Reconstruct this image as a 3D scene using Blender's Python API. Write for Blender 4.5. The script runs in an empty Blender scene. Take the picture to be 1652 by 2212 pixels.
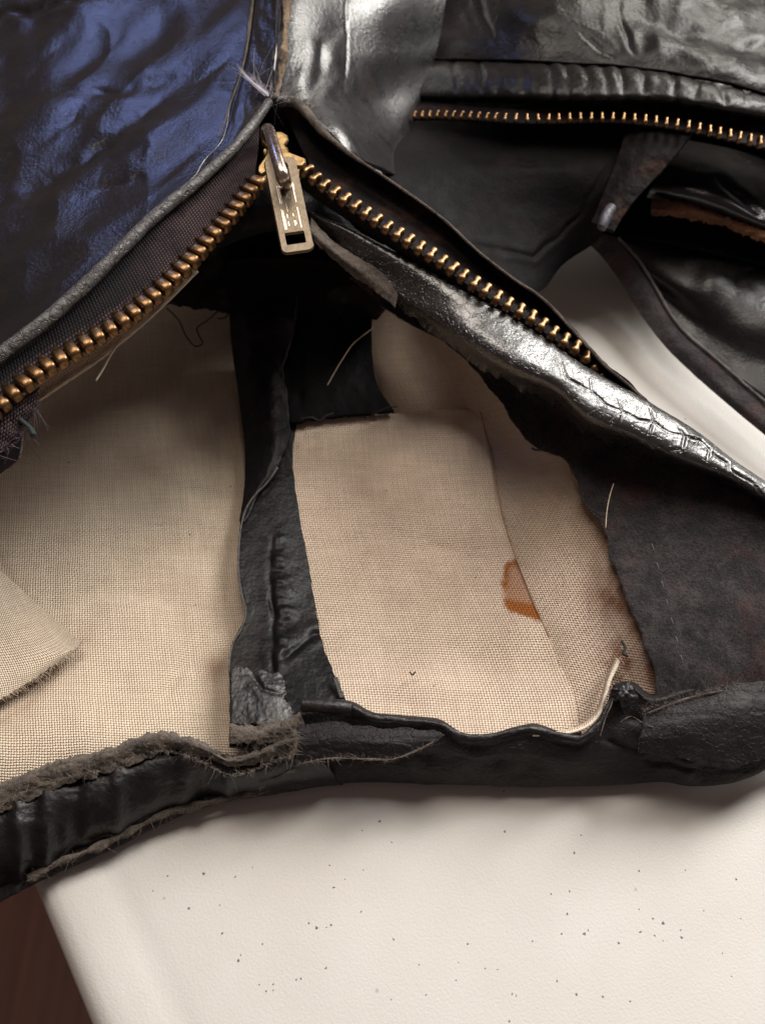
import bpy, bmesh, math, random
import numpy as np
from mathutils import Vector, Matrix
random.seed(7)
rng = np.random.default_rng(11)
S = bpy.context.scene
COL = S.collection

# ------------------------------------------------------------------ camera
W0, H0 = 1652.0, 2212.0            # pixel grid the tracing was done on
FOC = 826 / math.tan(math.radians(21))
PITCH = math.radians(55)
CAM = np.array([0.0, -26 * math.cos(PITCH), 3.0 + 26 * math.sin(PITCH)])   # cm
FW = np.array([0, math.cos(PITCH), -math.sin(PITCH)])
UP = np.array([0, math.sin(PITCH), math.cos(PITCH)])
RT = np.array([1.0, 0, 0])
cam = bpy.data.objects.new('camera', bpy.data.cameras.new('camera'))
COL.objects.link(cam)
cam.location = Vector(CAM * 0.01)
cam.rotation_euler = (math.pi / 2 - PITCH, 0, 0)
cam.data.sensor_fit = 'HORIZONTAL'
cam.data.sensor_width = 36
cam.data.lens = 18 / math.tan(math.radians(21))
cam.data.clip_start = 0.005
cam.data.clip_end = 20
cam.data.dof.use_dof = True
cam.data.dof.focus_distance = 0.245
cam.data.dof.aperture_fstop = 22.0
S.camera = cam

# ------------------------------------------------------------------ light
world = bpy.data.worlds.new('World')
S.world = world
world.use_nodes = True
bg = world.node_tree.nodes['Background']
bg.inputs['Color'].default_value = (1.0, 0.74, 0.68, 1)
bg.inputs['Strength'].default_value = 0.115
S.view_settings.view_transform = 'Standard'
S.view_settings.look = 'None'
S.view_settings.exposure = 0
S.view_settings.gamma = 1

def area(name, loc, aim, sx, sy, power, color):
    l = bpy.data.lights.new(name, 'AREA')
    l.shape = 'RECTANGLE'
    l.size, l.size_y = sx, sy
    l.energy = power
    l.color = color
    o = bpy.data.objects.new(name, l)
    COL.objects.link(o)
    o.location = loc
    o.rotation_euler = (Vector(aim) - Vector(loc)).to_track_quat('-Z', 'Y').to_euler()
    return o
area('window_light', (0.59, 0.50, 0.67), (0.03, 0.00, 0.02), 0.28, 0.62, 14.8, (1.0, 0.97, 0.92))
area('back_window_light', (0.32, 0.64, 0.36), (0.02, 0.12, 0.08), 0.15, 0.12, 1.15, (1.0, 0.95, 0.86))
area('sky_window_light', (-0.29, 0.61, 0.50), (-0.06, 0.04, 0.06), 0.045, 0.20, 0.46, (0.32, 0.44, 1.0))
area('ceiling_light', (-0.10, 0.32, 1.02), (0.0, -0.03, 0.0), 0.50, 0.40, 6.2, (1.0, 0.90, 0.80))

# ------------------------------------------------------------------ geometry helpers
def unproj(u, v, z):
    u = np.asarray(u, float); v = np.asarray(v, float); z = np.asarray(z, float)
    d = (FW[None] + ((u - W0 / 2) / FOC).reshape(-1, 1) * RT[None]
         - ((v - H0 / 2) / FOC).reshape(-1, 1) * UP[None])
    t = (z.reshape(-1) - CAM[2]) / d[:, 2]
    return CAM[None] + d * t[:, None]
def P(u, v, z):
    return unproj([u], [v], [z])[0]

def spline(ctrl, t):
    """Hermite interpolation of ctrl (n,k[,m]) at chord parameter values."""
    c = np.asarray(ctrl[0], float); s = np.asarray(ctrl[1], float)
    n = len(s)
    shp = (n,) + (1,) * (c.ndim - 1)
    if n == 2:
        f = ((t - s[0]) / (s[1] - s[0])).reshape((-1,) + (1,) * (c.ndim - 1))
        return c[0] * (1 - f) + c[1] * f
    d = np.diff(c, axis=0) / np.diff(s).reshape((-1,) + (1,) * (c.ndim - 1))
    m = np.empty_like(c)
    m[0], m[-1] = d[0], d[-1]
    h = np.diff(s)
    w = (h[1:] / (h[:-1] + h[1:])).reshape((-1,) + (1,) * (c.ndim - 1))
    m[1:-1] = d[:-1] * w + d[1:] * (1 - w)
    i = np.clip(np.searchsorted(s, t, side='right') - 1, 0, n - 2)
    hh = h[i]
    f = ((t - s[i]) / hh).reshape((-1,) + (1,) * (c.ndim - 1))
    hh = hh.reshape(f.shape)
    f2, f3 = f * f, f * f * f
    return ((2 * f3 - 3 * f2 + 1) * c[i] + (f3 - 2 * f2 + f) * hh * m[i]
            + (-2 * f3 + 3 * f2) * c[i + 1] + (f3 - f2) * hh * m[i + 1])

def resample(pts, n):
    c = np.asarray(pts, float)
    d = np.sqrt((np.diff(c[:, :2], axis=0) ** 2).sum(1) + (np.diff(c[:, 2]) * 40) ** 2) + 1e-6
    s = np.concatenate([[0], np.cumsum(d)])
    return spline((c, s), np.linspace(0, s[-1], n))

# vectorised gradient noise
_perm = rng.permutation(256); _perm = np.concatenate([_perm, _perm])
_grad = rng.normal(size=(256, 3)); _grad /= np.linalg.norm(_grad, axis=1)[:, None]
def pn(x, y, z=0.0):
    x, y = np.asarray(x, float), np.asarray(y, float)
    z = np.broadcast_to(np.asarray(z, float), x.shape)
    xi, yi, zi = np.floor(x).astype(int), np.floor(y).astype(int), np.floor(z).astype(int)
    xf, yf, zf = x - xi, y - yi, z - zi
    f = lambda t: t * t * t * (t * (t * 6 - 15) + 10)
    uu, vv, ww = f(xf), f(yf), f(zf)
    def g(dx, dy, dz):
        h = _perm[(_perm[(_perm[(xi + dx) & 255] + yi + dy) & 255] + zi + dz) & 255]
        gr = _grad[h]
        return gr[..., 0] * (xf - dx) + gr[..., 1] * (yf - dy) + gr[..., 2] * (zf - dz)
    l = lambda a, b, t: a + (b - a) * t
    return l(l(l(g(0, 0, 0), g(1, 0, 0), uu), l(g(0, 1, 0), g(1, 1, 0), uu), vv),
             l(l(g(0, 0, 1), g(1, 0, 1), uu), l(g(0, 1, 1), g(1, 1, 1), uu), vv), ww)
def fbm(x, y, z=0.0, o=3):
    r, a = 0, 1.0
    for k in range(o):
        r = r + a * pn(x * 2 ** k, y * 2 ** k, z + 7.3 * k)
        a *= 0.5
    return r
def ridged(x, y, z=0.0):
    return 1 - 2 * np.abs(pn(x, y, z)) * 1.6
def polydist(u, v, pts):
    best = np.full(np.shape(u), 1e9)
    for (x0, y0), (x1, y1) in zip(pts[:-1], pts[1:]):
        dx, dy = x1 - x0, y1 - y0
        t = np.clip(((u - x0) * dx + (v - y0) * dy) / (dx * dx + dy * dy), 0, 1)
        best = np.minimum(best, np.hypot(u - x0 - t * dx, v - y0 - t * dy))
    return best
def polypar(u, v, pts):
    p = np.asarray(pts, float); seg = np.linalg.norm(np.diff(p, axis=0), axis=1); tot = seg.sum()
    best = np.full(np.shape(u), 1e9); par = np.zeros(np.shape(u)); acc = 0
    for k in range(len(seg)):
        dx, dy = p[k + 1] - p[k]
        t = np.clip(((u - p[k, 0]) * dx + (v - p[k, 1]) * dy) / (seg[k] ** 2), 0, 1)
        d = np.hypot(u - p[k, 0] - t * dx, v - p[k, 1] - t * dy)
        par = np.where(d < best, (acc + t * seg[k]) / tot, par); best = np.minimum(best, d); acc += seg[k]
    return best, par
def crease(u, v, pts, w, depth, lip=0.3):
    w0 = w * 1.6
    u = u + 9 * pn(u / 45, v / 45, w); v = v + 9 * pn(u / 45, v / 45, w + 9)
    d, t = polypar(u, v, pts)
    fade = np.clip(np.minimum(t, 1 - t) * 5, 0, 1) ** 0.8 * np.clip(0.75 + 1.3 * pn(u / 50, v / 50, w + 4), 0.1, 1.5)
    return fade * (-depth * np.exp(-(d / w) ** 2) + lip * depth * np.exp(-((d - 2.4 * w) / (1.6 * w)) ** 2))
def inside(u, v, poly, soft=6):
    """soft 0..1 mask of a polygon"""
    u, v = np.asarray(u, float), np.asarray(v, float)
    c = np.zeros(u.shape, bool)
    n = len(poly)
    for i in range(n):
        (x0, y0), (x1, y1) = poly[i], poly[(i + 1) % n]
        cond = ((y0 > v) != (y1 > v)) & (u < (x1 - x0) * (v - y0) / ((y1 - y0) if y1 != y0 else 1e-9) + x0)
        c ^= cond
    d = polydist(u, v, list(poly) + [poly[0]])
    return np.clip(0.5 + np.where(c, d, -d) / soft, 0, 1)

def mkobj(name, verts, faces, mats, parent, uv=None, attrs=None, fmat=None, smooth=True, label=None, kind=None):
    me = bpy.data.meshes.new(name)
    verts = np.asarray(verts, float) * 0.01
    if isinstance(faces, np.ndarray):
        nf, k = faces.shape
        me.vertices.add(len(verts)); me.vertices.foreach_set('co', verts.astype(np.float32).ravel())
        me.loops.add(nf * k); me.loops.foreach_set('vertex_index', faces.astype(np.int32).ravel())
        me.polygons.add(nf)
        me.polygons.foreach_set('loop_start', np.arange(0, nf * k, k, dtype=np.int32))
        if fmat is not None: me.polygons.foreach_set('material_index', np.asarray(fmat, np.int32))
        me.update(calc_edges=True)
    else:
        me.from_pydata([tuple(v) for v in verts], [], faces)
        if fmat is not None: me.polygons.foreach_set('material_index', np.asarray(fmat, np.int32))
    if smooth: me.polygons.foreach_set('use_smooth', np.ones(len(me.polygons), bool))
    if uv is not None:
        lay = me.uv_layers.new(name='UVMap')
        li = np.empty(len(me.loops), np.int32); me.loops.foreach_get('vertex_index', li)
        lay.data.foreach_set('uv', np.asarray(uv, np.float32)[li].ravel())
    for k, a in (attrs or {}).items():
        at = me.attributes.new(k, 'FLOAT', 'POINT')
        at.data.foreach_set('value', np.asarray(a, np.float32))
    me.validate()
    o = bpy.data.objects.new(name, me)
    for m in (mats if isinstance(mats, (list, tuple)) else [mats]): me.materials.append(m)
    COL.objects.link(o)
    if parent is not None: o.parent = parent
    if label: o['label'] = label
    if kind: o['kind'] = kind
    return o

def gridnormals(G):
    du = np.gradient(G, axis=1); dv = np.gradient(G, axis=0)
    n = np.cross(du, dv)
    n /= np.linalg.norm(n, axis=2)[..., None] + 1e-12
    return n

def surf(name, rows, nu, nv, mats, parent, thick=0.12, disp=None, attrs=None, ragged=None, label=None, flip=False, smooth_z=0):
    """A sheet of leather or cloth lofted through rows of (u, v, z); one closed mesh with real thickness."""
    R = np.stack([resample(r, nu) for r in rows])              # (nr, nu, 3)
    mid = R[:, :, :2].mean(1)
    dd = np.linalg.norm(np.diff(R, axis=0) * np.array([1, 1, 40]), axis=2).mean(1) + 1e-6
    s = np.concatenate([[0], np.cumsum(dd)])
    G = spline((R, s), np.linspace(0, s[-1], nv))              # (nv, nu, 3)
    for _ in range(smooth_z):
        G[1:-1, :, 2] = 0.25 * G[:-2, :, 2] + 0.5 * G[1:-1, :, 2] + 0.25 * G[2:, :, 2]
    if ragged:
        for side, amp, freq in ragged:
            A = {'r0': G, 'r1': G[::-1], 'c0': G.transpose(1, 0, 2), 'c1': G.transpose(1, 0, 2)[::-1]}[side]
            k = max(4, A.shape[0] // 8)
            dirv = A[k, :, :2] - A[0, :, :2]
            dirv = dirv / (np.linalg.norm(dirv, axis=1)[:, None] + 1e-6)
            acc = np.concatenate([[0], np.cumsum(np.linalg.norm(np.diff(A[0, :, :2], axis=0), axis=1))])
            nz = fbm(acc * freq, acc * 0 + hash(name) % 50 * 0 + len(name) * 1.7, 3.3, 4)
            for j in range(k):
                A[j, :, :2] += dirv * (nz * amp * (1 - j / k))[:, None]
    U, V, Z = G[..., 0], G[..., 1], G[..., 2]
    Wd = unproj(U.ravel(), V.ravel(), Z.ravel()).reshape(nv, nu, 3)
    n = gridnormals(Wd)
    if ((n * (CAM - Wd)).sum(2)).mean() < 0: n = -n
    if flip: n = -n
    if disp is not None:
        Wd = Wd + n * disp(U, V)[..., None]
        n2 = gridnormals(Wd)
        n = np.where(((n2 * n).sum(2) < 0)[..., None], -n2, n2)
    B = Wd - n * thick
    # UV in cm
    lu = np.concatenate([np.zeros((nv, 1)), np.cumsum(np.linalg.norm(np.diff(Wd, axis=1), axis=2), 1)], 1)
    lv = np.concatenate([np.zeros((1, nu)), np.cumsum(np.linalg.norm(np.diff(Wd, axis=0), axis=2), 0)], 0)
    lu = lu - lu[:, nu // 2:nu // 2 + 1]; lv = lv - lv[nv // 2:nv // 2 + 1]
    uv = np.stack([lu, lv], 2).reshape(-1, 2)
    idx = np.arange(nu * nv).reshape(nv, nu)
    q = np.stack([idx[:-1, :-1], idx[:-1, 1:], idx[1:, 1:], idx[1:, :-1]], 2).reshape(-1, 4)
    nF = len(q); off = nu * nv
    ring = np.concatenate([idx[0, :], idx[1:, -1], idx[-1, -2::-1], idx[-2:0:-1, 0]])
    nxt = np.roll(ring, -1)
    # orientation: front faces must follow n
    a = Wd.reshape(-1, 3)
    fn = np.cross(a[q[nF // 2, 1]] - a[q[nF // 2, 0]], a[q[nF // 2, 3]] - a[q[nF // 2, 0]])
    if fn @ n.reshape(-1, 3)[q[nF // 2, 0]] < 0:
        q = q[:, ::-1]; side = np.stack([nxt, ring, ring + off, nxt + off], 1)[:, ::-1]
        side = side[:, ::-1]
        side = np.stack([ring, nxt, nxt + off, ring + off], 1)
    else:
        side = np.stack([nxt, ring, ring + off, nxt + off], 1)
    faces = np.concatenate([q, (q + off)[:, ::-1], side])
    ml = mats if isinstance(mats, (list, tuple)) else [mats]
    fm = np.zeros(len(faces), int)
    fm[nF:2 * nF] = min(1, len(ml) - 1)
    fm[2 * nF:] = len(ml) - 1
    at = {}
    for k, f in (attrs or {}).items():
        x = f(U, V).ravel(); at[k] = np.concatenate([x, x])
    o = mkobj(name, np.concatenate([a, B.reshape(-1, 3)]), faces, ml, parent, np.concatenate([uv, uv]), at, fm, label=label)
    o.data['nf'] = nF
    return o, Wd, n

def tube(name, pts, rad, mats, parent, nseg=120, ns=10, world=False, label=None, flat=1.0, wob=0.0, build=True, seed=0.0):
    """Tube along (u, v, z) points; rad = cm or function of 0..1."""
    c = resample(pts, nseg) if not world else None
    Wp = unproj(c[:, 0], c[:, 1], c[:, 2]) if not world else np.asarray(pts, float)
    nseg = len(Wp)
    T = np.gradient(Wp, axis=0); T /= np.linalg.norm(T, axis=1)[:, None] + 1e-12
    ref = CAM[None] - Wp
    N = ref - (ref * T).sum(1)[:, None] * T; N /= np.linalg.norm(N, axis=1)[:, None] + 1e-12
    Bn = np.cross(T, N)
    tt = np.linspace(0, 1, nseg)
    r = np.array([rad(x) if callable(rad) else rad for x in tt])
    al = np.concatenate([[0], np.cumsum(np.linalg.norm(np.diff(Wp, axis=0), axis=1))])
    ang = np.linspace(0, 2 * np.pi, ns, endpoint=False)
    A = ang[None, :] + 0 * al[:, None]; L = al[:, None] + 0 * A
    rr = r[:, None] * (1 + wob * fbm(L * 2.2, np.cos(A) * 0.8 + 5 + seed, np.sin(A) * 0.8, 3))
    V = Wp[:, None] + (np.cos(A) * rr)[..., None] * Bn[:, None] + (np.sin(A) * rr * flat)[..., None] * N[:, None]
    uv = np.stack([L, A * r.mean()], 2).reshape(-1, 2)
    idx = np.arange(nseg * ns).reshape(nseg, ns)
    j2 = np.roll(idx, -1, axis=1)
    q = np.stack([idx[:-1], j2[:-1], j2[1:], idx[1:]], 2).reshape(-1, 4)
    faces = [tuple(f) for f in q.tolist()]
    faces += [tuple(idx[0][::-1].tolist()), tuple(idx[-1].tolist())]
    if not build: return V.reshape(-1, 3), faces
    return mkobj(name, V.reshape(-1, 3), faces, mats, parent, uv, label=label)

def fringe(name, base, dirs, n, length, rad, mat, parent, spread=0.6, label=None, curl=0.9, seed=0):
    """Many loose leather or cotton fibres along an edge: base (k,3) world points, dirs (k,3)."""
    g = np.random.default_rng(seed + 5)
    Vs, Fs, nv = [], [], 0
    base = np.asarray(base); dirs = np.asarray(dirs)
    for i in range(int(n * 1.3)):
        f = g.uniform(0, len(base) - 1.001); k = int(f); w = f - k
        p = base[k] * (1 - w) + base[k + 1] * w + g.normal(size=3) * 0.02
        d = dirs[k] + g.normal(size=3) * spread
        d /= np.linalg.norm(d)
        if g.uniform() > 0.25 + 1.1 * abs(math.sin(f * 0.37 + 2.1 * math.sin(f * 0.13))): continue
        L = length * (0.25 + 1.9 * g.uniform() ** 3)
        b = g.normal(size=3) * curl
        side = np.cross(d, [0.3, 0.2, 1]); side /= np.linalg.norm(side) + 1e-9
        up = np.cross(side, d)
        r0 = rad * g.uniform(0.6, 1.4)
        m = 4
        for j in range(m):
            t = j / (m - 1)
            q = p + d * L * t + b * L * t * t
            r = r0 * (1 - 0.7 * t)
            for a in (0, 2.094, 4.189):
                Vs.append(q + (side * math.cos(a) + up * math.sin(a)) * r)
        for j in range(m - 1):
            o = nv + j * 3
            for a in range(3):
                b2 = (a + 1) % 3
                Fs.append((o + a, o + b2, o + 3 + b2, o + 3 + a))
        nv += m * 3
    return mkobj(name, np.array(Vs), np.array(Fs), mat, parent, label=label, kind='stuff')

# ------------------------------------------------------------------ materials
class NB:
    def __init__(s, name):
        s.m = bpy.data.materials.new(name); s.m.use_nodes = True
        s.t = s.m.node_tree; s.b = s.t.nodes['Principled BSDF']
        tc = s.t.nodes.new('ShaderNodeTexCoord')
        vm = s.t.nodes.new('ShaderNodeVectorMath'); vm.operation = 'SCALE'; vm.inputs['Scale'].default_value = 100
        s.t.links.new(tc.outputs['Object'], vm.inputs[0])
        s.co = vm.outputs[0]; s.uv = tc.outputs['UV']
    def n(s, typ, **k):
        nd = s.t.nodes.new('ShaderNode' + typ)
        for a, v in k.items():
            if a.startswith('i_'):
                nm = a[2:]
                key = int(nm) if nm.isdigit() else nm.replace('_', ' ')
                s.set(nd.inputs[key], v)
            else: setattr(nd, a, v)
        return nd
    def set(s, sock, v):
        if isinstance(v, bpy.types.NodeSocket): s.t.links.new(v, sock)
        elif isinstance(v, bpy.types.Node): s.t.links.new(v.outputs[0], sock)
        elif isinstance(v, tuple) and len(v) == 3 and sock.type == 'RGBA': sock.default_value = (*v, 1)
        else: sock.default_value = v
    def math(s, op, a, b=0.0, c=None, clamp=False):
        nd = s.t.nodes.new('ShaderNodeMath'); nd.operation = op; nd.use_clamp = clamp
        s.set(nd.inputs[0], a); s.set(nd.inputs[1], b)
        if c is not None: s.set(nd.inputs[2], c)
        return nd.outputs[0]
    def noise(s, scale, detail=3, rough=0.55, vec=None, dist=0.0, col=False):
        nd = s.n('TexNoise', i_Vector=vec or s.co, i_Scale=scale, i_Detail=detail, i_Roughness=rough, i_Distortion=dist)
        return nd.outputs['Color' if col else 'Fac']
    def stretch(s, vec, x, y, z, rz=0.0):
        nd = s.n('Mapping'); s.t.links.new(vec, nd.inputs['Vector'])
        nd.inputs['Scale'].default_value = (x, y, z); nd.inputs['Rotation'].default_value = (0, 0, rz)
        return nd.outputs[0]
    def ramp(s, fac, lo, hi, a=0.0, b=1.0):
        nd = s.n('MapRange', i_Value=fac); nd.inputs['From Min'].default_value = lo; nd.inputs['From Max'].default_value = hi
        nd.inputs['To Min'].default_value = a; nd.inputs['To Max'].default_value = b
        return nd.outputs[0]
    def mix(s, fac, a, b):
        nd = s.t.nodes.new('ShaderNodeMix'); nd.data_type = 'RGBA'
        s.set(nd.inputs[0], fac); s.set(nd.inputs[6], a); s.set(nd.inputs[7], b)
        return nd.outputs[2]
    def bump(s, h, dist, strength=1.0, normal=None):
        nd = s.n('Bump', i_Height=h); nd.inputs['Distance'].default_value = dist; nd.inputs['Strength'].default_value = strength
        if normal is not None: s.t.links.new(normal, nd.inputs['Normal'])
        return nd.outputs[0]
    def attr(s, name):
        nd = s.n('Attribute', attribute_name=name); return nd.outputs['Fac']
    def out(s, **k):
        for a, v in k.items(): s.set(s.b.inputs[a.replace('_', ' ')], v)
        return s.m

CM = 0.01
def leather(name, col=(0.012, 0.011, 0.012), rough=0.36, grain=0.5, wr=0.5, worn=0.25, worncol=(0.05, 0.035, 0.028), crack=0.0, gscale=9.0, spec=0.5, coat=0.0, crsc=2.6, aniso=(1, 1, 1), rz=0.0):
    b = NB(name)
    co = b.stretch(b.co, *aniso, rz)
    g = b.n('TexVoronoi', i_Vector=b.co, i_Scale=gscale, feature='F1')
    fine = b.noise(gscale * 3.2, 3, 0.65)
    h = b.math('MULTIPLY_ADD', g.outputs['Distance'], 0.6, b.math('MULTIPLY', fine, 0.55))
    nrm = b.bump(h, 0.016 * CM * grain, 0.9)
    wn = b.noise(1.5, 3, 0.5, vec=co, dist=0.6)
    nrm = b.bump(wn, 0.12 * CM * wr, 0.9, nrm)
    big = b.noise(0.9, 4, 0.6)
    wornm = b.ramp(b.math('MULTIPLY_ADD', fine, 0.5, big), 0.78, 1.05, 0, worn)
    c = b.mix(wornm, col, worncol)
    r = b.ramp(b.noise(2.4, 4, 0.65), 0.3, 0.75, rough - 0.05, rough + 0.09)
    if crack:
        dco = b.n('VectorMath', operation='ADD'); b.t.links.new(b.co, dco.inputs[0])
        dn = b.n('VectorMath', operation='SCALE'); b.t.links.new(b.noise(2.5, 3, 0.6, col=True), dn.inputs[0]); dn.inputs['Scale'].default_value = 0.35
        b.t.links.new(dn.outputs[0], dco.inputs[1])
        hs = []
        for sc_, wd in ((crsc, 0.05), (crsc * 2.7, 0.09)):
            v = b.n('TexVoronoi', feature='DISTANCE_TO_EDGE', i_Scale=sc_); b.t.links.new(dco.outputs[0], v.inputs['Vector'])
            hs.append(b.ramp(v.outputs['Distance'], 0.0, wd, 0, 1))
        area_ = b.ramp(b.noise(0.55, 3, 0.5), 0.42, 0.58, 0, 1)
        hh = b.math('MULTIPLY', hs[0], b.math('MAXIMUM', hs[1], area_))
        hh = b.math('MAXIMUM', hh, b.math('SUBTRACT', 1.0, b.math('MULTIPLY', crack, 1.0)))
        nrm = b.bump(hh, 0.020 * CM, 1.0, nrm)
        c = b.mix(hh, (0.02, 0.015, 0.013), c)
    return b.out(Base_Color=c, Roughness=r, Normal=nrm, Specular_IOR_Level=spec, Coat_Weight=coat, Coat_Roughness=0.27, Coat_Normal=nrm)

def suede(name, a=(0.022, 0.018, 0.018), c2=(0.10, 0.085, 0.075), red=0.0, rough=0.95, sc=1.0, lo=0.45, hi=0.72):
    b = NB(name)
    f = b.noise(14 * sc, 5, 0.75, dist=0.6)
    m = b.noise(1.6 * sc, 4, 0.65)
    k = b.ramp(b.math('MULTIPLY_ADD', f, 0.55, b.math('MULTIPLY', m, 0.55)), lo, hi)
    c = b.mix(k, a, c2)
    if red:
        rm = b.ramp(b.noise(0.7, 2, 0.5), 0.56, 0.66, 0, red)
        c = b.mix(rm, c, (0.12, 0.022, 0.012))
    nrm = b.bump(f, 0.10 * CM, 1.0)
    return b.out(Base_Color=c, Roughness=rough, Normal=nrm, Specular_IOR_Level=0.2, Sheen_Weight=0.15, Sheen_Roughness=0.5)

def canvas(name, base=(0.80, 0.67, 0.52), per=0.066, ang=0.0, dirt=0.4):
    b = NB(name)
    uv = b.stretch(b.uv, 1, 1, 1, ang)
    dn = b.noise(1.2, 3, 0.6, col=True)
    ad = b.n('VectorMath', operation='MULTIPLY_ADD'); b.t.links.new(dn, ad.inputs[0]); ad.inputs[1].default_value = (0.10, 0.10, 0); b.t.links.new(uv, ad.inputs[2])
    sp = b.n('SeparateXYZ'); b.t.links.new(ad.outputs[0], sp.inputs[0])
    k = math.pi / per
    su = b.math('SINE', b.math('MULTIPLY', sp.outputs[0], k)); sv = b.math('SINE', b.math('MULTIPLY', sp.outputs[1], k))
    au, av = b.math('ABSOLUTE', su), b.math('ABSOLUTE', sv)
    par = b.math('GREATER_THAN', b.math('MULTIPLY', b.math('SINE', b.math('MULTIPLY', sp.outputs[0], k)), sv), 0.0)
    over = b.math('ADD', b.math('MULTIPLY', par, au), b.math('MULTIPLY', b.math('SUBTRACT', 1.0, par), av))
    h = b.math('MULTIPLY_ADD', over, 0.55, b.math('MULTIPLY', b.math('MULTIPLY', au, av), 0.6))
    hole = b.ramp(b.math('MAXIMUM', au, av), 0.32, 0.62, 0.0, 1.0)
    # uneven threads
    tu = b.noise(1.0, 2, 0.6, vec=b.stretch(uv, 14, 0.7, 1)); tv = b.noise(1.0, 2, 0.6, vec=b.stretch(uv, 0.7, 14, 1))
    th = b.math('MULTIPLY', b.math('ADD', tu, tv), 0.5)
    fib = b.noise(40, 2, 0.6)
    h = b.math('MULTIPLY_ADD', th, 0.5, h)
    c = b.mix(b.ramp(th, 0.35, 0.65), tuple(x * 0.86 for x in base), tuple(min(1, x * 1.10) for x in base))
    c = b.mix(b.math('MULTIPLY', b.math('SUBTRACT', 1.0, hole), 0.6), c, (0.16, 0.10, 0.065))
    c = b.mix(b.ramp(over, 0.1, 0.8, 0.28, 0.0), c, (0.20, 0.13, 0.08))
    soil = b.ramp(b.noise(0.42, 4, 0.62), 0.48, 0.78, 0, dirt)
    c = b.mix(soil, c, (0.38, 0.26, 0.17))
    fl = b.n('TexVoronoi', i_Scale=2.3, feature='F1', i_Vector=b.co)
    flm = b.math('MULTIPLY', b.ramp(fl.outputs['Distance'], 0.035, 0.075, 1, 0), b.math('GREATER_THAN', b.noise(3.0, 1), 0.55))
    c = b.mix(b.math('MULTIPLY', flm, 0.8), c, (0.07, 0.045, 0.03))
    c = b.mix(b.attr('dirt'), c, (0.19, 0.072, 0.033))
    c = b.mix(b.attr('stain'), c, (0.33, 0.115, 0.030))
    nrm = b.bump(h, 0.030 * CM, 1.0)
    return b.out(Base_Color=c, Roughness=0.95, Normal=nrm, Specular_IOR_Level=0.15)

def metal(name, col, rough, tarn=(0.05, 0.025, 0.012), tamt=0.5, scr=0.3):
    b = NB(name)
    k = b.ramp(b.noise(5, 4, 0.65), 0.45, 0.75, 0, tamt)
    c = b.mix(k, col, tarn)
    r = b.ramp(b.noise(9, 3, 0.6), 0.3, 0.7, rough - 0.06, rough + 0.12)
    nrm = b.bump(b.noise(22, 3, 0.6), 0.012 * CM * scr, 1.0)
    return b.out(Base_Color=c, Metallic=1.0, Roughness=r, Normal=nrm)

def plain(name, col, rough=0.8, **k):
    b = NB(name)
    c = b.mix(b.noise(6, 4, 0.65), tuple(x * 0.6 for x in col), tuple(min(1, x * 1.4) for x in col))
    return b.out(Base_Color=c, Roughness=rough, Normal=b.bump(b.noise(25, 3), 0.02 * CM), **k)

def tape_mat(name, a, b2, per=0.085):
    b = NB(name)
    sp = b.n('SeparateXYZ'); b.t.links.new(b.uv, sp.inputs[0])
    k = math.pi / per
    x = b.math('ADD', b.math('MULTIPLY', sp.outputs[0], k), b.math('MULTIPLY', b.math('ABSOLUTE', b.math('SINE', b.math('MULTIPLY', sp.outputs[1], k * 0.8))), 0.9))
    h = b.math('MULTIPLY', b.math('ABSOLUTE', b.math('SINE', x)), b.math('ABSOLUTE', b.math('SINE', b.math('MULTIPLY', sp.outputs[1], k * 0.8))))
    c = b.mix(b.ramp(h, 0.05, 0.8), a, b2)
    c = b.mix(b.ramp(b.noise(1.5, 4, 0.7), 0.42, 0.7, 0, 0.9), c, (0.012, 0.011, 0.012))
    c = b.mix(b.attr('dirt'), c, (0.010, 0.009, 0.010))
    return b.out(Base_Color=c, Roughness=0.9, Normal=b.bump(h, 0.035 * CM), Specular_IOR_Level=0.2)

M_GLOSS = leather('glossy_black_leather', col=(0.008, 0.007, 0.008), rough=0.22, spec=0.5, grain=0.6, wr=0.08, worn=0.35, worncol=(0.030, 0.023, 0.014))
M_MATTE = leather('soft_black_leather', col=(0.009, 0.008, 0.010), rough=0.29, spec=0.8, grain=0.8, wr=0.08, worn=0.3)
M_DULL = leather('dull_black_leather', col=(0.0055, 0.005, 0.006), rough=0.36, spec=0.16, grain=0.7, wr=0.2, worn=0.3)
M_POCKET = leather('grained_black_leather', col=(0.010, 0.009, 0.0085), rough=0.28, spec=0.16, grain=0.8, wr=0.3, worn=0.2, gscale=8)
M_CRACK = leather('cracked_black_leather', col=(0.014, 0.013, 0.014), rough=0.29, spec=1.0, grain=0.4, wr=0.06, worn=0.2, crack=0.55, crsc=2.3, gscale=12, coat=0.45)
M_BROWNBLK = leather('worn_brown_black_leather', col=(0.007, 0.0055, 0.006), rough=0.55, spec=0.06, grain=0.9, wr=0.5, worn=0.7, worncol=(0.075, 0.032, 0.018))
M_DARK = leather('shaded_black_leather', col=(0.004, 0.0035, 0.004), rough=0.6, spec=0.06, grain=0.7, wr=0.25, worn=0.25, worncol=(0.03, 0.014, 0.009))  # blacker, duller leather: the deep shade of the recess put into its colour
M_SLEEVE = leather('sleeve_black_leather', col=(0.008, 0.007, 0.008), rough=0.3, spec=0.3, grain=0.5, wr=0.12, worn=0.2)
M_PATENT = leather('shiny_black_leather', col=(0.008, 0.008, 0.010), rough=0.2, grain=0.35, wr=0.12, worn=0.0, coat=0.3)
M_BAND = leather('waistband_leather', col=(0.007, 0.006, 0.0075), rough=0.38, spec=0.4, grain=0.9, wr=0.5, worn=0.5, worncol=(0.05, 0.04, 0.035))
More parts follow.
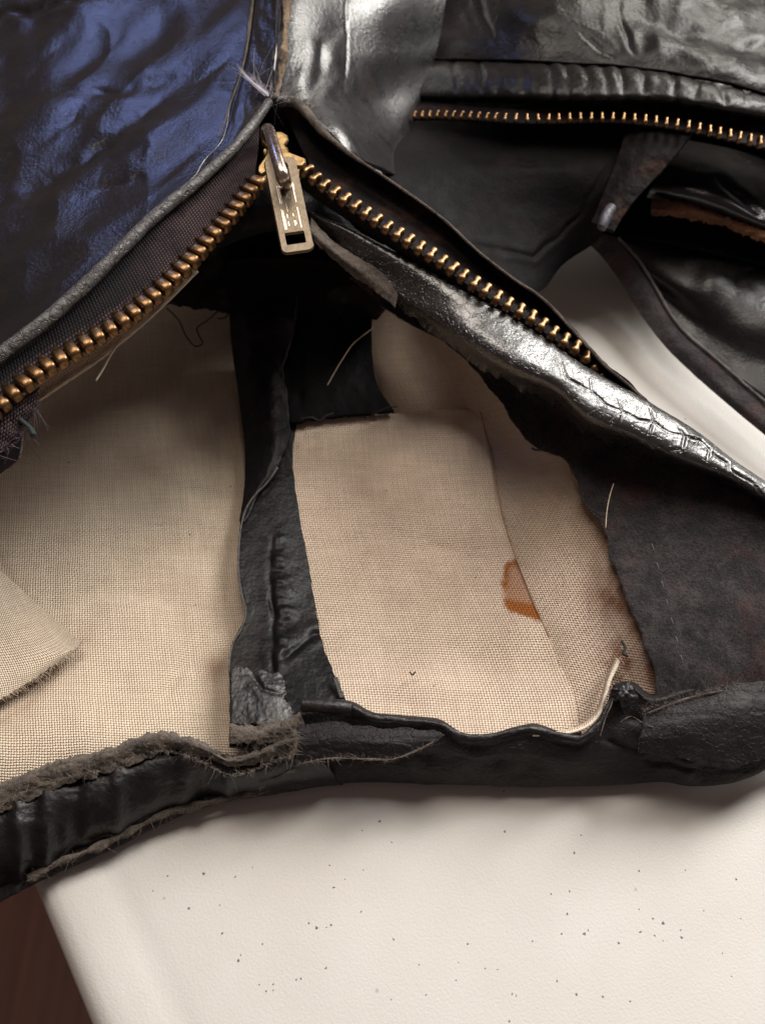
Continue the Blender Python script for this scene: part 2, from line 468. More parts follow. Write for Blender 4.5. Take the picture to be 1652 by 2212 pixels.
M_BANDGREY = leather('dry_grey_leather', col=(0.012, 0.0105, 0.012), rough=0.5, spec=0.2, grain=1.0, wr=0.5, worn=0.6, worncol=(0.05, 0.042, 0.042), aniso=(0.35, 1.2, 1.6), crack=0.5, crsc=1.6)
M_SUEDE = suede('black_suede', a=(0.008, 0.006, 0.008), c2=(0.085, 0.068, 0.066), red=0.18, lo=0.50, hi=0.78)
M_RAW = suede('raw_leather_edge', (0.045, 0.036, 0.030), (0.24, 0.19, 0.15), sc=1.3)
M_RAWGREY = suede('grey_raw_edge', (0.07, 0.065, 0.065), (0.24, 0.22, 0.21), sc=1.5)
M_PIPE = leather('piping_leather', col=(0.06, 0.056, 0.054), rough=0.42, grain=1.0, wr=0.6, worn=0.5, worncol=(0.16, 0.15, 0.14), crack=0.7, crsc=2.6, aniso=(2, 2, 1))
M_CANVAS = canvas('cream_canvas')
M_CANVAS2 = canvas('cream_canvas_fine', base=(0.80, 0.65, 0.515), per=0.070, ang=0.03, dirt=0.42)
M_CANVAS3 = canvas('pale_canvas', base=(0.80, 0.67, 0.52), per=0.058, ang=0.35, dirt=0.15)
M_COTTON = plain('cotton_thread', (0.55, 0.45, 0.34), 0.95)
M_BLKTHREAD = plain('black_thread', (0.012, 0.010, 0.010), 0.8)
M_WHITEFRAY = plain('white_fluff', (0.45, 0.43, 0.48), 0.9)
M_GREYFRAY = plain('grey_leather_fibre', (0.22, 0.18, 0.15), 0.95)
M_BRASS = metal('old_brass', (0.25, 0.148, 0.072), 0.35, tamt=0.6)
M_COPPER = metal('copper_brown_brass', (0.27, 0.16, 0.08), 0.40, tamt=0.6)
M_TAB = metal('tarnished_nickel_brass', (0.165, 0.135, 0.10), 0.42, tarn=(0.17, 0.12, 0.07), tamt=0.5, scr=0.8)
M_TABLINE = metal('bright_scratch', (0.85, 0.75, 0.58), 0.3, tamt=0.1)
M_SLIDER = metal('yellow_brass', (0.24, 0.165, 0.075), 0.33, tarn=(0.06, 0.032, 0.018), tamt=0.95)
M_BAIL = metal('worn_steel_brass', (0.52, 0.43, 0.36), 0.25, tarn=(0.12, 0.06, 0.035), tamt=0.6)
M_TAPE = tape_mat('purple_brown_zip_tape', (0.012, 0.009, 0.011), (0.10, 0.066, 0.068))
M_TAPEBLK = tape_mat('black_zip_tape', (0.006, 0.005, 0.006), (0.026, 0.019, 0.020))
M_WORN = leather('scuffed_grey_leather', col=(0.010, 0.010, 0.010), rough=0.34, spec=0.6, grain=1.2, wr=0.4, worn=0.9, worncol=(0.12, 0.115, 0.11))
M_TAN = suede('worn_tan_edge', (0.05, 0.03, 0.02), (0.40, 0.28, 0.17), sc=1.1)
M_RUST = suede('bare_brown_leather', (0.06, 0.022, 0.010), (0.26, 0.10, 0.04), sc=1.0)

# ------------------------------------------------------------------ setting: floor and table
def box(name, x0, x1, y0, y1, z0, z1, mat, parent=None, bev=0.0, seg=4, **k):
    bm = bmesh.new(); bmesh.ops.create_cube(bm, size=1)
    for v in bm.verts:
        v.co = Vector(((x0 + x1) / 2 + v.co.x * (x1 - x0), (y0 + y1) / 2 + v.co.y * (y1 - y0), (z0 + z1) / 2 + v.co.z * (z1 - z0))) * 0.01
    if bev:
        bmesh.ops.bevel(bm, geom=bm.edges[:], offset=bev * 0.01, segments=seg, profile=0.5, affect='EDGES')
    me = bpy.data.meshes.new(name); bm.to_mesh(me); bm.free()
    me.materials.append(mat)
    me.polygons.foreach_set('use_smooth', np.ones(len(me.polygons), bool))
    o = bpy.data.objects.new(name, me); COL.objects.link(o); o.parent = parent
    for a, v in k.items(): o[a] = v
    return o

def floor_mat():
    b = NB('brown_wood_floor')
    g = b.noise(1.0, 5, 0.65, vec=b.stretch(b.co, 0.9, 0.05, 1, 0.55))
    c = b.mix(b.ramp(g, 0.3, 0.7), (0.12, 0.052, 0.036), (0.22, 0.105, 0.075))
    return b.out(Base_Color=c, Roughness=0.45, Normal=b.bump(g, 0.02 * CM))
fl = box('floor', -300, 300, -300, 300, -76, -72, floor_mat(), kind='structure')

def table_mat():
    b = NB('speckled_white_plastic')
    p = b.noise(16.0, 2, 0.5, dist=0.3)
    p2 = b.noise(2.2, 3, 0.6, vec=b.stretch(b.co, 1.4, 0.5, 1, 0.5))
    nrm = b.bump(p, 0.008 * CM, 0.9); nrm = b.bump(p2, 0.006 * CM, 0.5, nrm)
    c = b.mix(b.ramp(b.noise(0.3, 4, 0.6), 0.35, 0.75), (0.60, 0.58, 0.548), (0.56, 0.54, 0.505))
    v = b.n('TexVoronoi', i_Scale=0.75, feature='F1', i_Vector=b.co)
    m = b.math('MULTIPLY', b.ramp(v.outputs['Distance'], 0.018, 0.04, 1, 0), 0.5)
    c = b.mix(m, c, (0.22, 0.20, 0.18))
    return b.out(Base_Color=c, Roughness=b.ramp(p, 0.3, 0.7, 0.42, 0.55), Normal=nrm, Specular_IOR_Level=0.4)
M_TABLE = table_mat()
table = bpy.data.objects.new('folding_table', None); COL.objects.link(table)
table['label'] = 'white plastic folding table top with dark specks under the leather jacket'
table['category'] = 'table'
# left edge through two traced points
e0, e1 = P(66, 1918, 0.0), P(186, 2212, 0.0)
ed = (e0 - e1)[:2]; ed /= np.linalg.norm(ed)
rot = math.atan2(ed[1], ed[0]) - math.pi / 2
table.location = (e1[0] * 0.01, e1[1] * 0.01, 0)
table.rotation_euler = (0, 0, rot)
# profile across the left edge: rounded lip, shallow groove, flat top
prof = [(0.9, -4.2), (0.25, -4.0), (0.02, -3.5), (0.0, -1.0), (0.03, -0.55), (0.12, -0.26), (0.30, -0.09), (0.55, -0.02), (0.85, 0.0), (1.25, 0.0), (1.5, -0.012), (1.75, -0.035), (2.0, -0.012), (2.3, 0.0), (3, 0.0), (8, 0.0), (20, 0.0), (70, 0.0)]
ys = np.linspace(-22, 75, 60)
tv = np.array([[(x, y, z) for (x, z) in prof] for y in ys]); npf = len(prof)
ii = np.arange(len(ys) * npf).reshape(len(ys), npf)
tq = np.stack([ii[:-1, :-1], ii[:-1, 1:], ii[1:, 1:], ii[1:, :-1]], 2).reshape(-1, 4)
tf = [tuple(f) for f in tq.tolist()] + [tuple(ii[0].tolist()) , tuple(ii[-1][::-1].tolist())]
mkobj('tabletop', tv.reshape(-1, 3), tf, M_TABLE, table)

# specks moulded into the plastic: thin irregular flakes
SP = [(850,2030,5),(905,2085,3),(1075,2095,3),(365,2075,4),(443,2207,4),(515,2076,6),(560,2128,3),(590,2127,4),(415,2206,3),(780,1970,4),
      (1262,2018,6),(1270,2010,4),(1336,2038,5),(1383,2014,6),(1414,2022,4),(1432,1995,6),(1472,2026,6),(1432,2033,3),(1150,2034,4),(1213,2018,4),
      (1106,2148,4),(1115,2152,3),(1203,2120,4),(1245,2149,5),(1410,1985,4),(1190,1932,4),(1100,2207,4),(1302,2154,4),(1361,2164,4),(650,2115,4),
      (1010,2040,4),(1048,2093,3),(990,2080,2),(845,2160,3),(985,2118,3),(1170,2250,4),(1045,2272,5),(920,2150,3),
      (820,1775,6),(782,1795,3),(846,1820,4),(745,1900,3),(712,1870,4),(720,1918,4),(785,1880,3),(722,1918,3),(1088,1710,5),(1090,1797,5),
      (1255,1805,3),(1240,1843,5),(1380,1882,4),(1230,1926,4),(1225,1975,5),(1380,1965,3),(440,1888,6),(508,1895,5),(545,1874,3),(362,1893,4),
      (307,1879,3),(408,1963,5),(475,1956,3),(480,2017,5),(280,2037,4),(150,1960,4),(125,1935,6),(140,2018,5),(155,2092,4),(190,1925,3),
      (255,1930,4),(214,1847,4),(330,1925,3),(520,2064,3),(567,2040,3),(667,1995,4),(684,2005,6),(715,1999,5),(704,2092,5),(640,2117,4),
      (575,2142,4),(705,2004,3),(590,2140,3),(1470,2010,4),(1520,1968,3),(1560,2060,3),(1590,1900,4),(1580,2110,3),(1600,1985,3),(1480,1880,3),
      (1350,785,3),(1480,905,4),(1350,715,3),(1700,2000,5),(-0,2400,4),(500,2300,5),(900,2290,4),(1320,2300,5)]
g0 = np.random.default_rng(3)
sv, sf = [], []
Mi = (Matrix.Translation(table.location * 100) @ Matrix.Rotation(rot, 4, 'Z')).inverted()
for (u, v, r) in SP:
    c = Mi @ Vector(P(u, v, 0.0)); rr = r * 0.0085 * 0.5 * 1.5
    if c.x < 2.4: continue
    k0 = len(sv); m = 8; el = g0.uniform(0.5, 1.0); ph = g0.uniform(0, 6.28)
    for ring, zz in ((1.0, 0.001), (0.8, 0.006)):
        for j in range(m):
            a = 2 * math.pi * j / m; q = rr * ring * (1 + 0.25 * math.sin(3 * a + ph))
            x, y = q * math.cos(a), q * el * math.sin(a)
            sv.append((c.x + x * math.cos(ph) - y * math.sin(ph), c.y + x * math.sin(ph) + y * math.cos(ph), zz))
    for j in range(m): sf.append((k0 + j, k0 + (j + 1) % m, k0 + m + (j + 1) % m, k0 + m + j))
    sf.append(tuple(k0 + m + j for j in range(m)))
mkobj('speck', np.array(sv), sf, plain('dark_speck', (0.17, 0.155, 0.14), 0.6), table, kind='stuff')

# ------------------------------------------------------------------ the jacket
jacket = bpy.data.objects.new('leather_jacket', None); COL.objects.link(jacket)
jacket['label'] = 'worn black leather jacket with open brass zip and torn cream canvas lining'
jacket['category'] = 'jacket'
jacket.location = (0, 0, 0)

# --- canvas lining, left
def can_disp(a, sc, s):
    return lambda u, v: a * fbm(u / sc, v / sc, s, 2)
def dirtL(u, v):
    e = np.exp(-np.maximum(0, 545 - u) / 34.0) * (0.35 + 0.5 * fbm(u / 60, v / 60, 2, 3))
    top = 0.10 * np.clip(fbm(u / 130, v / 110, 9, 4) * 2.2 - 0.1, 0, 1) * np.clip((1100 - v) / 300, 0, 1)
    sp = 0.55 * np.exp(-((u - 463) ** 2 + (v - 1440) ** 2) / 900) + 0.35 * np.exp(-((u - 400) ** 2 + ((v - 888) * 1.5) ** 2) / 1600)
    lo = 0.35 * np.exp(-polydist(u, v, [(180, 1380), (60, 1520), (0, 1560)]) / 20) + 0.3 * np.exp(-polydist(u, v, [(0, 1205), (60, 1300)]) / 18)
    return np.clip(e * 0.95 + top + sp + lo, 0, 0.7)
def folds_left(u, v):
    return (0.12 * fbm(u / 260, v / 200, 4, 2)
            + 0.018 * fbm(u / 70, v / 110, 6, 2) + crease(u, v, [(230, 985), (400, 1060), (530, 1075)], 16, 0.05) + crease(u, v, [(40, 1330), (210, 1270), (400, 1300)], 20, 0.05) + crease(u, v, [(330, 1540), (420, 1400), (500, 1330)], 15, 0.06) + crease(u, v, [(120, 900), (250, 850), (420, 870)], 14, 0.05)
            + 0.10 * np.exp(-((u * 0.35 + v - 1010) / 60) ** 2) - 0.12 * np.exp(-((u * 0.25 + v - 900) / 55) ** 2))
surf('lining_panel', [
    [(-420, 480, 1.6), (0, 480, 1.4), (300, 480, 1.3), (620, 480, 1.3)],
    [(-420, 800, 1.6), (0, 800, 0.9), (300, 800, 0.75), (600, 800, 0.8)],
    [(-420, 1100, 2.2), (0, 1100, 1.0), (300, 1100, 0.8), (590, 1100, 0.6)],
    [(-420, 1400, 2.2), (0, 1400, 1.2), (300, 1400, 1.0), (570, 1400, 0.7)],
    [(-420, 1640, 2.0), (0, 1640, 1.3), (300, 1640, 1.2), (580, 1640, 0.9)],
    [(-420, 1830, 0.6), (0, 1760, 0.7), (300, 1690, 0.7), (580, 1690, 0.5)]],
    220, 260, M_CANVAS, jacket, thick=0.05, disp=folds_left, attrs={'dirt': dirtL, 'stain': lambda u, v: 0 * u},
    label='cream canvas lining panel left of the black leather strip')

# --- folded lining flap bottom left
surf('lining_flap', [
    [(-320, 1010, 2.6), (-120, 1120, 2.2), (0, 1232, 1.95), (90, 1312, 1.75), (176, 1386, 1.55)],
    [(-320, 1300, 2.5), (-120, 1330, 2.2), (0, 1375, 1.9), (90, 1395, 1.7), (165, 1402, 1.52)],
    [(-320, 1640, 2.2), (-120, 1570, 2.0), (0, 1512, 1.7), (80, 1462, 1.6), (150, 1412, 1.5)]],
    120, 90, M_CANVAS3, jacket, thick=0.05, disp=can_disp(0.05, 120, 6), ragged=[('r1', 5, 0.2)],
    attrs={'dirt': lambda u, v: 0 * u, 'stain': lambda u, v: 0 * u}, label='paler folded canvas flap with a frayed edge at the far left')
fl_e = resample([(0, 1514, 1.72), (80, 1464, 1.62), (158, 1408, 1.52)], 80)
fb = unproj(fl_e[:, 0], fl_e[:, 1], fl_e[:, 2])
fringe('frayed_edge', fb, np.tile(unproj([40, ], [1540], [1.4])[0] - unproj([20], [1500], [1.65])[0], (80, 1)), 170, 0.12, 0.007, M_COTTON, jacket, spread=0.25, curl=0.2, seed=1)

# --- canvas lining, right: rising strip behind, lower panel in front
def dirtR(u, v):
    edge = [(1040, 800), (1110, 905), (1160, 965), (1218, 985), (1262, 1080), (1310, 1150), (1335, 1240), (1370, 1340), (1410, 1470)]
    d = polydist(u, v, edge)
    m = np.exp(-d / 36.0) * np.clip(0.75 + 0.9 * fbm(u / 40, v / 55, 2, 3), 0, 1) * np.clip((v - 980) / 150, 0, 1)
    m2 = 0.95 * np.exp(-(((u - 1345) / 45) ** 2 + ((v - 1430) / 60) ** 2)) * np.clip(0.7 + fbm(u / 30, v / 30, 1, 3), 0, 1)
    m3 = 0.6 * np.exp(-(((u - 1310) / 40) ** 2 + ((v - 1300) / 50) ** 2)) * np.clip(0.6 + 1.2 * fbm(u / 25, v / 40, 8, 3), 0, 1)
    return np.clip(np.maximum(m, m2) + m3, 0, 0.85)
surf('lining_panel', [
    [(700, 560, 1.6), (820, 570, 2.6), (900, 640, 3.6), (1000, 700, 4.2)],
    [(740, 740, 1.0), (860, 740, 1.5), (960, 740, 2.4), (1060, 780, 3.4)],
    [(770, 950, 0.75), (940, 930, 0.9), (1060, 930, 1.5), (1190, 950, 2.7)],
    [(900, 1110, 0.7), (1040, 1130, 0.85), (1130, 1130, 1.35), (1330, 1110, 2.7)],
    [(1000, 1300, 0.7), (1120, 1320, 0.95), (1190, 1330, 1.35), (1400, 1280, 2.5)],
    [(1080, 1480, 0.8), (1190, 1490, 1.05), (1250, 1490, 1.3), (1450, 1440, 2.1)],
    [(1100, 1640, 0.7), (1210, 1640, 1.0), (1290, 1630, 1.1), (1470, 1560, 1.4)]],
    200, 260, M_CANVAS2, jacket, thick=0.05, disp=can_disp(0.07, 150, 3), attrs={'dirt': dirtR, 'stain': lambda u, v: 0 * u},
    label='canvas lining strip climbing beside the leather facing with rust-brown stained edge')
stain_poly = [(1088, 1222), (1100, 1210), (1128, 1206), (1150, 1200), (1200, 1340), (1192, 1344), (1160, 1340), (1100, 1318), (1090, 1305), (1084, 1260)]
def stainR(u, v):
    m = inside(u + 7 * fbm(u / 14, v / 14, 3, 3), v + 7 * fbm(u / 14, v / 14, 8, 3), stain_poly, 11)
    edge = np.exp(-(polydist(u, v, [(1084, 1262), (1088, 1222), (1102, 1209), (1140, 1204)]) / 13) ** 2) * 0.5 + \
           np.exp(-(polydist(u, v, [(1092, 1312), (1150, 1325), (1196, 1335)]) / 17) ** 2) * 0.85
    return np.clip(m * (0.60 + edge), 0, 1)
surf('lining_panel', [
    [(610, 908, 1.15), (760, 900, 1.25), (900, 888, 1.30), (1036, 880, 1.55)],
    [(600, 960, 1.15), (760, 955, 1.2), (920, 950, 1.2), (1052, 950, 1.45)],
    [(600, 1120, 1.0), (780, 1125, 1.05), (950, 1130, 1.05), (1092, 1135, 1.30)],
    [(640, 1300, 0.9), (820, 1310, 0.95), (1000, 1320, 1.0), (1160, 1320, 1.3)],
    [(660, 1480, 1.05), (840, 1500, 1.1), (1040, 1505, 1.1), (1232, 1490, 1.3)],
    [(660, 1600, 1.2), (840, 1620, 1.25), (1060, 1640, 1.25), (1262, 1600, 1.3)],
    [(650, 1680, 0.6), (840, 1680, 0.6), (1060, 1680, 0.6), (1290, 1660, 0.6)]],
    280, 300, M_CANVAS2, jacket, thick=0.06,
    disp=lambda u, v: 0.09 * fbm(u / 190, v / 160, 12, 2) + 0.015 * fbm(u / 70, v / 90, 14, 2) + crease(u, v, [(660, 1190), (830, 1160), (1040, 1200)], 18, 0.04) + crease(u, v, [(760, 1000), (880, 1060), (1060, 1040)], 16, 0.035) - 0.10 * np.exp(-((v - 1385 - 0.05 * u) / 60) ** 2) + 0.05 * np.exp(-((v - 1480) / 50) ** 2),
    attrs={'dirt': lambda u, v: np.clip(0.25 * fbm(u / 90, v / 90, 5, 3) - 0.05, 0, 0.3), 'stain': stainR}, ragged=[('r0', 3, 0.05), ('c1', 2, 0.04)],
    label='square-cut canvas lining panel with one orange stain at its right edge')
# stitched seam of the two canvas pieces
tube('seam', [(1036, 880, 1.62), (1052, 950, 1.50), (1092, 1135, 1.34), (1150, 1295, 1.31), (1185, 1375, 1.28)], 0.022, plain('seam_thread', (0.33, 0.22, 0.15), 0.95), jacket, nseg=160, ns=6, wob=0.6)
# bright curled canvas edge at the lower right
ce = [(1150, 1588, 1.9), (1215, 1586, 1.95), (1262, 1572, 2.0), (1292, 1545, 2.05), (1306, 1505, 2.1), (1318, 1465, 2.2), (1336, 1428, 2.3)]
surf('lining_edge', [ce, [(u - 3, v - 4, z - 0.01) for u, v, z in ce], [(u - 7, v - 8, z - 0.45) for u, v, z in ce]], 120, 14, M_CANVAS3, jacket, thick=0.045,
     attrs={'dirt': lambda u, v: 0 * u, 'stain': lambda u, v: 0 * u}, ragged=[('r0', 3, 0.3)])
tube('lining_hem', [(u, v, z + 0.02) for u, v, z in ce], lambda t: 0.03 + 0.02 * t, plain('raw_canvas_edge', (0.72, 0.62, 0.50), 0.95), jacket, nseg=160, ns=8, wob=0.7, label='bright raw canvas edge curling up at the lower right')
tube('loose_thread', [(1336, 1428, 2.3), (1338, 1420, 2.36), (1342, 1427, 2.38), (1349, 1436, 2.36)], lambda t: 0.016 * (1 - 0.6 * t), M_COTTON, jacket, nseg=20, ns=5)

# --- dark leather yoke inside, below the slider
surf('inner_facing', [
    [(330, 560, 5.6), (450, 470, 6.0), (600, 400, 6.4), (720, 440, 6.3), (860, 560, 5.4)],
    [(345, 625, 4.2), (460, 570, 4.4), (600, 530, 4.6), (720, 570, 4.4), (850, 640, 3.9)],
    [(350, 658, 2.9), (440, 668, 2.6), (500, 676, 2.4), (640, 690, 2.4), (815, 690, 2.6)]],
    160, 90, M_DULL, jacket, thick=0.12, disp=lambda u, v: 0.12 * fbm(u / 90, v / 70, 21, 3) + crease(u, v, [(560, 460), (590, 560), (620, 640)], 14, 0.12),
    ragged=[('r1', 8, 0.05)], label='dark inner leather piece hanging behind the zip pull')
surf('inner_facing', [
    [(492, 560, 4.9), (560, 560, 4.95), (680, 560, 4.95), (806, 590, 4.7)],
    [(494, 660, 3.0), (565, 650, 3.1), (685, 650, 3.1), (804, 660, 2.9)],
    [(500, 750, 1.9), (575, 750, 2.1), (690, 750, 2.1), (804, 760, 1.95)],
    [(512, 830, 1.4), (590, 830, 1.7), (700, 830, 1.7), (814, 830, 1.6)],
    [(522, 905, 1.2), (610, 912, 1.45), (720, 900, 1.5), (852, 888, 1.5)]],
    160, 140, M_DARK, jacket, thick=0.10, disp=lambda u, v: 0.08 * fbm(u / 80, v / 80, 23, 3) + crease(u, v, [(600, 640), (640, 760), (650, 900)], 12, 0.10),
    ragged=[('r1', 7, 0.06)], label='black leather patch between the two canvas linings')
surf('inner_facing', [
    [(470, 150, 7.3), (540, 150, 7.5), (600, 150, 7.6), (680, 160, 7.4), (760, 220, 6.6)],
    [(430, 300, 6.6), (520, 300, 6.8), (600, 300, 6.9), (690, 310, 6.7), (800, 340, 6.1)],
    [(360, 480, 5.9), (480, 460, 6.2), (600, 440, 6.4), (700, 450, 6.3), (840, 500, 5.6)],
    [(340, 580, 5.3), (460, 540, 5.5), (600, 500, 5.7), (720, 540, 5.6), (860, 610, 5.0)]],
    120, 100, M_DULL, jacket, thick=0.12, disp=lambda u, v: 0.08 * fbm(u / 90, v / 70, 27, 3), label='added dark backing sheet for the shaded gap behind the zip slider')  # sheet added so the gap around the slider reads as dark shade
# --- centre strip: lower layer and the flap that curls over it
def strip_disp(u, v):
    d = 0.018 * fbm(u / 30, v / 38, 31, 3)
    seam = [(588, 1150), (582, 1250), (590, 1330), (588, 1440), (596, 1520)]
    d += crease(u, v, seam, 6, 0.05, 0.5)
    d += 0.07 * np.exp(-((u - 610 - 6 * np.sin(v / 40)) / 18) ** 2) * np.clip(0.6 + 1.5 * fbm(u / 60, v / 26, 33, 2), 0, 1.4) * np.clip((v - 1130) / 60, 0, 1)
    d += crease(u, v, [(600, 1430), (680, 1370), (715, 1360)], 7, 0.07)
    return d
surf('seam_strip', [
    [(540, 880, 1.25), (580, 880, 1.35), (610, 880, 1.35), (642, 900, 1.25)],
    [(535, 1000, 1.2), (570, 1000, 1.3), (600, 1000, 1.3), (632, 1000, 1.2)],
    [(520, 1110, 1.35), (560, 1110, 1.35), (600, 1110, 1.3), (646, 1110, 1.15)],
    [(515, 1230, 1.5), (565, 1230, 1.35), (615, 1230, 1.3), (668, 1230, 1.1)],
    [(530, 1325, 1.5), (570, 1325, 1.4), (625, 1325, 1.35), (683, 1325, 1.15)],
    [(499, 1400, 1.6), (560, 1405, 1.5), (630, 1400, 1.5), (700, 1400, 1.3)],
    [(497, 1480, 1.7), (560, 1490, 1.7), (640, 1480, 1.7), (728, 1470, 1.5)],
    [(496, 1560, 1.8), (560, 1575, 1.9), (650, 1560, 1.9), (748, 1520, 1.6)],
    [(494, 1612, 1.8), (560, 1620, 1.9), (650, 1610, 1.9), (752, 1560, 1.6)]],
    130, 320, [M_DULL, M_SUEDE, M_RAWGREY], jacket, thick=0.11, disp=strip_disp, ragged=[('c0', 3, 0.05), ('c1', 3, 0.04)],
    label='narrow black leather seam strip running down between the canvas panels')
surf('seam_flap', [
    [(494, 620, 3.2), (540, 620, 3.3), (590, 630, 3.3), (640, 640, 3.3)],
    [(496, 690, 2.5), (540, 690, 2.75), (590, 700, 2.85), (635, 705, 2.85)],
    [(503, 770, 1.8), (540, 770, 2.1), (580, 775, 2.25), (612, 790, 2.25)],
    [(518, 880, 1.4), (550, 880, 1.7), (590, 885, 1.9), (625, 890, 1.85)],
    [(528, 960, 1.3), (560, 965, 1.6), (595, 960, 1.8), (622, 950, 1.75)],
    [(529, 1020, 1.3), (550, 1030, 1.5), (572, 1030, 1.6), (592, 1018, 1.6)],
    [(524, 1075, 1.35), (534, 1078, 1.45), (545, 1074, 1.5), (556, 1066, 1.5)],
    [(517, 1125, 1.4), (522, 1126, 1.45), (527, 1124, 1.48), (532, 1120, 1.48)]],
    90, 220, [M_DULL, M_SUEDE, M_RAWGREY], jacket, thick=0.10, disp=lambda u, v: 0.04 * fbm(u / 50, v / 60, 41, 3),
    ragged=[('c1', 4, 0.03)], label='brown-black leather flap curling over the seam strip')
tube('strip_edge', [(600, 1010, 1.66), (575, 1045, 1.62), (552, 1068, 1.58), (534, 1095, 1.54), (522, 1130, 1.5), (516, 1180, 1.55), (515, 1235, 1.58), (523, 1290, 1.55), (531, 1322, 1.55), (520, 1360, 1.6), (505, 1385, 1.64), (498, 1410, 1.68), (497, 1500, 1.76)],
     lambda t: 0.032 * (1 - 0.4 * t), M_RAWGREY, jacket, nseg=200, ns=8, wob=0.5)

# --- left front panel with wrinkles
PL = [(582, 218, 8.30), (560, 250, 8.30), (520, 302, 8.25), (430, 388, 8.1), (330, 470, 8.0), (230, 570, 7.85), (110, 682, 7.65), (0, 766, 7.5), (-110, 850, 7.3), (-300, 1000, 7.0)]
_g = np.random.default_rng(21)
CR = [(_g.uniform(-60, 420), _g.uniform(60, 640), _g.uniform(60, 190), _g.uniform(0.012, 0.032)) for _ in range(9)]
CR = [c for c in CR if c[0] * 0.72 + c[1] < 640]
def wrink(u, v):
    a = (u * 0.77 - v * 0.64); c = (u * 0.64 + v * 0.77)
    d = 0.27 * fbm(a / 330, c / 120, 51, 2)
    d += 0.085 * ridged(a / 340, c / 125, 53) + 0.0015 * fbm(u / 30, v / 34, 57, 2)
    d += 0.05 * np.clip(1 - v / 330, 0, 1) * pn(u / 62, v / 260, 59) * 1.6
    d += crease(u, v, [(-60, 470), (60, 415), (180, 350), (290, 268), (360, 200)], 16, 0.08, 0.15)
    for (x, y, l, dp) in CR:
        d += crease(u, v, [(x, y), (x + l * 0.4, y - l * 0.30), (x + l * 0.77, y - l * 0.66)], 5 + l / 40, dp, 0.35)
    d += crease(u, v, [(165, 440), (240, 400), (330, 385)], 10, 0.04)
    d += crease(u, v, [(-60, 38), (70, 28), (200, -6)], 7, 0.12)
    d += crease(u, v, [(100, 215), (240, 195), (380, 165)], 14, 0.06)
    return d
surf('front_panel', [
    [(-300, -160, 6.3), (0, -160, 6.9), (200, -160, 7.5), (400, -160, 8.1), (560, -160, 8.5)],
    [(-300, 0, 6.2), (0, 0, 6.8), (200, 0, 7.4), (400, 0, 8.0), (546, 0, 8.45)],
    [(-300, 150, 6.3), (0, 150, 6.85), (200, 150, 7.4), (380, 150, 7.95), (530, 120, 8.4)],
    [(-300, 330, 6.3), (0, 330, 6.85), (180, 320, 7.35), (350, 280, 7.85), (500, 215, 8.3)],
    [(-300, 560, 6.4), (-60, 540, 6.85), (120, 470, 7.35), (300, 380, 7.8), (480, 300, 8.2)],
    [(-300, 800, 6.7), (-80, 720, 7.0), (60, 610, 7.4), (230, 480, 7.85), (440, 350, 8.1)],
    [(-300, 990, 7.0), (-110, 842, 7.25), (0, 758, 7.45), (230, 562, 7.82), (425, 382, 8.08)]],
    260, 260, M_GLOSS, jacket, thick=0.13, disp=wrink, label='creased glossy black left front panel with blue sheen')
# placket beside the closed zip
surf('zip_placket', [
    [(535, -160, 8.45), (570, -160, 8.5), (604, -160, 8.55)],
    [(540, 0, 8.4), (572, 0, 8.46), (603, 0, 8.5)],
    [(520, 100, 8.35), (558, 100, 8.4), (592, 110, 8.46)],
    [(500, 190, 8.25), (545, 200, 8.38), (586, 205, 8.38)],
    [(455, 300, 8.1), (505, 285, 8.25), (560, 245, 8.32)],
    [(405, 370, 8.02), (450, 352, 8.14), (505, 312, 8.26)],
    [(340, 430, 7.95), (385, 412, 8.06), (430, 386, 8.12)]],
    70, 160, [M_GLOSS, M_SUEDE, M_RAW], jacket, thick=0.12, disp=lambda u, v: 0.03 * fbm(u / 30, v / 50, 61, 3), label='narrow leather placket left of the closed zip')
tube('folded_hem', [(556, -120, 8.52), (546, 0, 8.5), (535, 90, 8.46), (522, 150, 8.42), (500, 215, 8.38), (484, 265, 8.32), (470, 296, 8.26)], lambda t: 0.035 * (1 - 0.5 * t), M_RAW, jacket, nseg=120, ns=8, wob=0.9, label='thin tan raw hem beside the placket')
# rolled piping along the left zip
tube('zip_piping', [(u, v, z + 0.05) for u, v, z in PL], lambda t: 0.125 + 0.045 * math.sin(3.0 * t), M_PIPE, jacket, nseg=360, ns=18, wob=0.16, flat=0.8, label='grey cracked leather piping along the left zip')

# --- left zip: tape, teeth
TL = [(563, 392, 7.75), (535, 425, 7.7), (500, 468, 7.62), (462, 512, 7.55), (420, 560, 7.45), (360, 620, 7.35), (300, 672, 7.25), (250, 708, 7.2), (200, 738, 7.12), (150, 769, 7.05), (100, 798, 7.0), (55, 832, 6.95), (20, 862, 6.9), (-20, 900, 6.85), (-100, 975, 6.75), (-200, 1075, 6.6)]
def offset_curve(pts, k, dz=0.0, n=160):
    c = resample(pts, n)
    t = np.gradient(c[:, :2], axis=0); t /= np.linalg.norm(t, axis=1)[:, None]
    return [(a, b, z) for a, b, z in np.stack([c[:, 0] - t[:, 1] * k, c[:, 1] + t[:, 0] * k, c[:, 2] + dz], 1)]
pl0 = [(u, v, z - 0.25) for u, v, z in PL[1:]]
tlin = offset_curve(TL, 10, 0.02)
tlout = offset_curve(TL, -9, -0.12)
mid = [(0.5 * (a[0] + b[0]), 0.5 * (a[1] + b[1]), 0.5 * (a[2] + b[2]) + 0.05) for a, b in zip(resample(pl0, 60), resample(tlin, 60))]
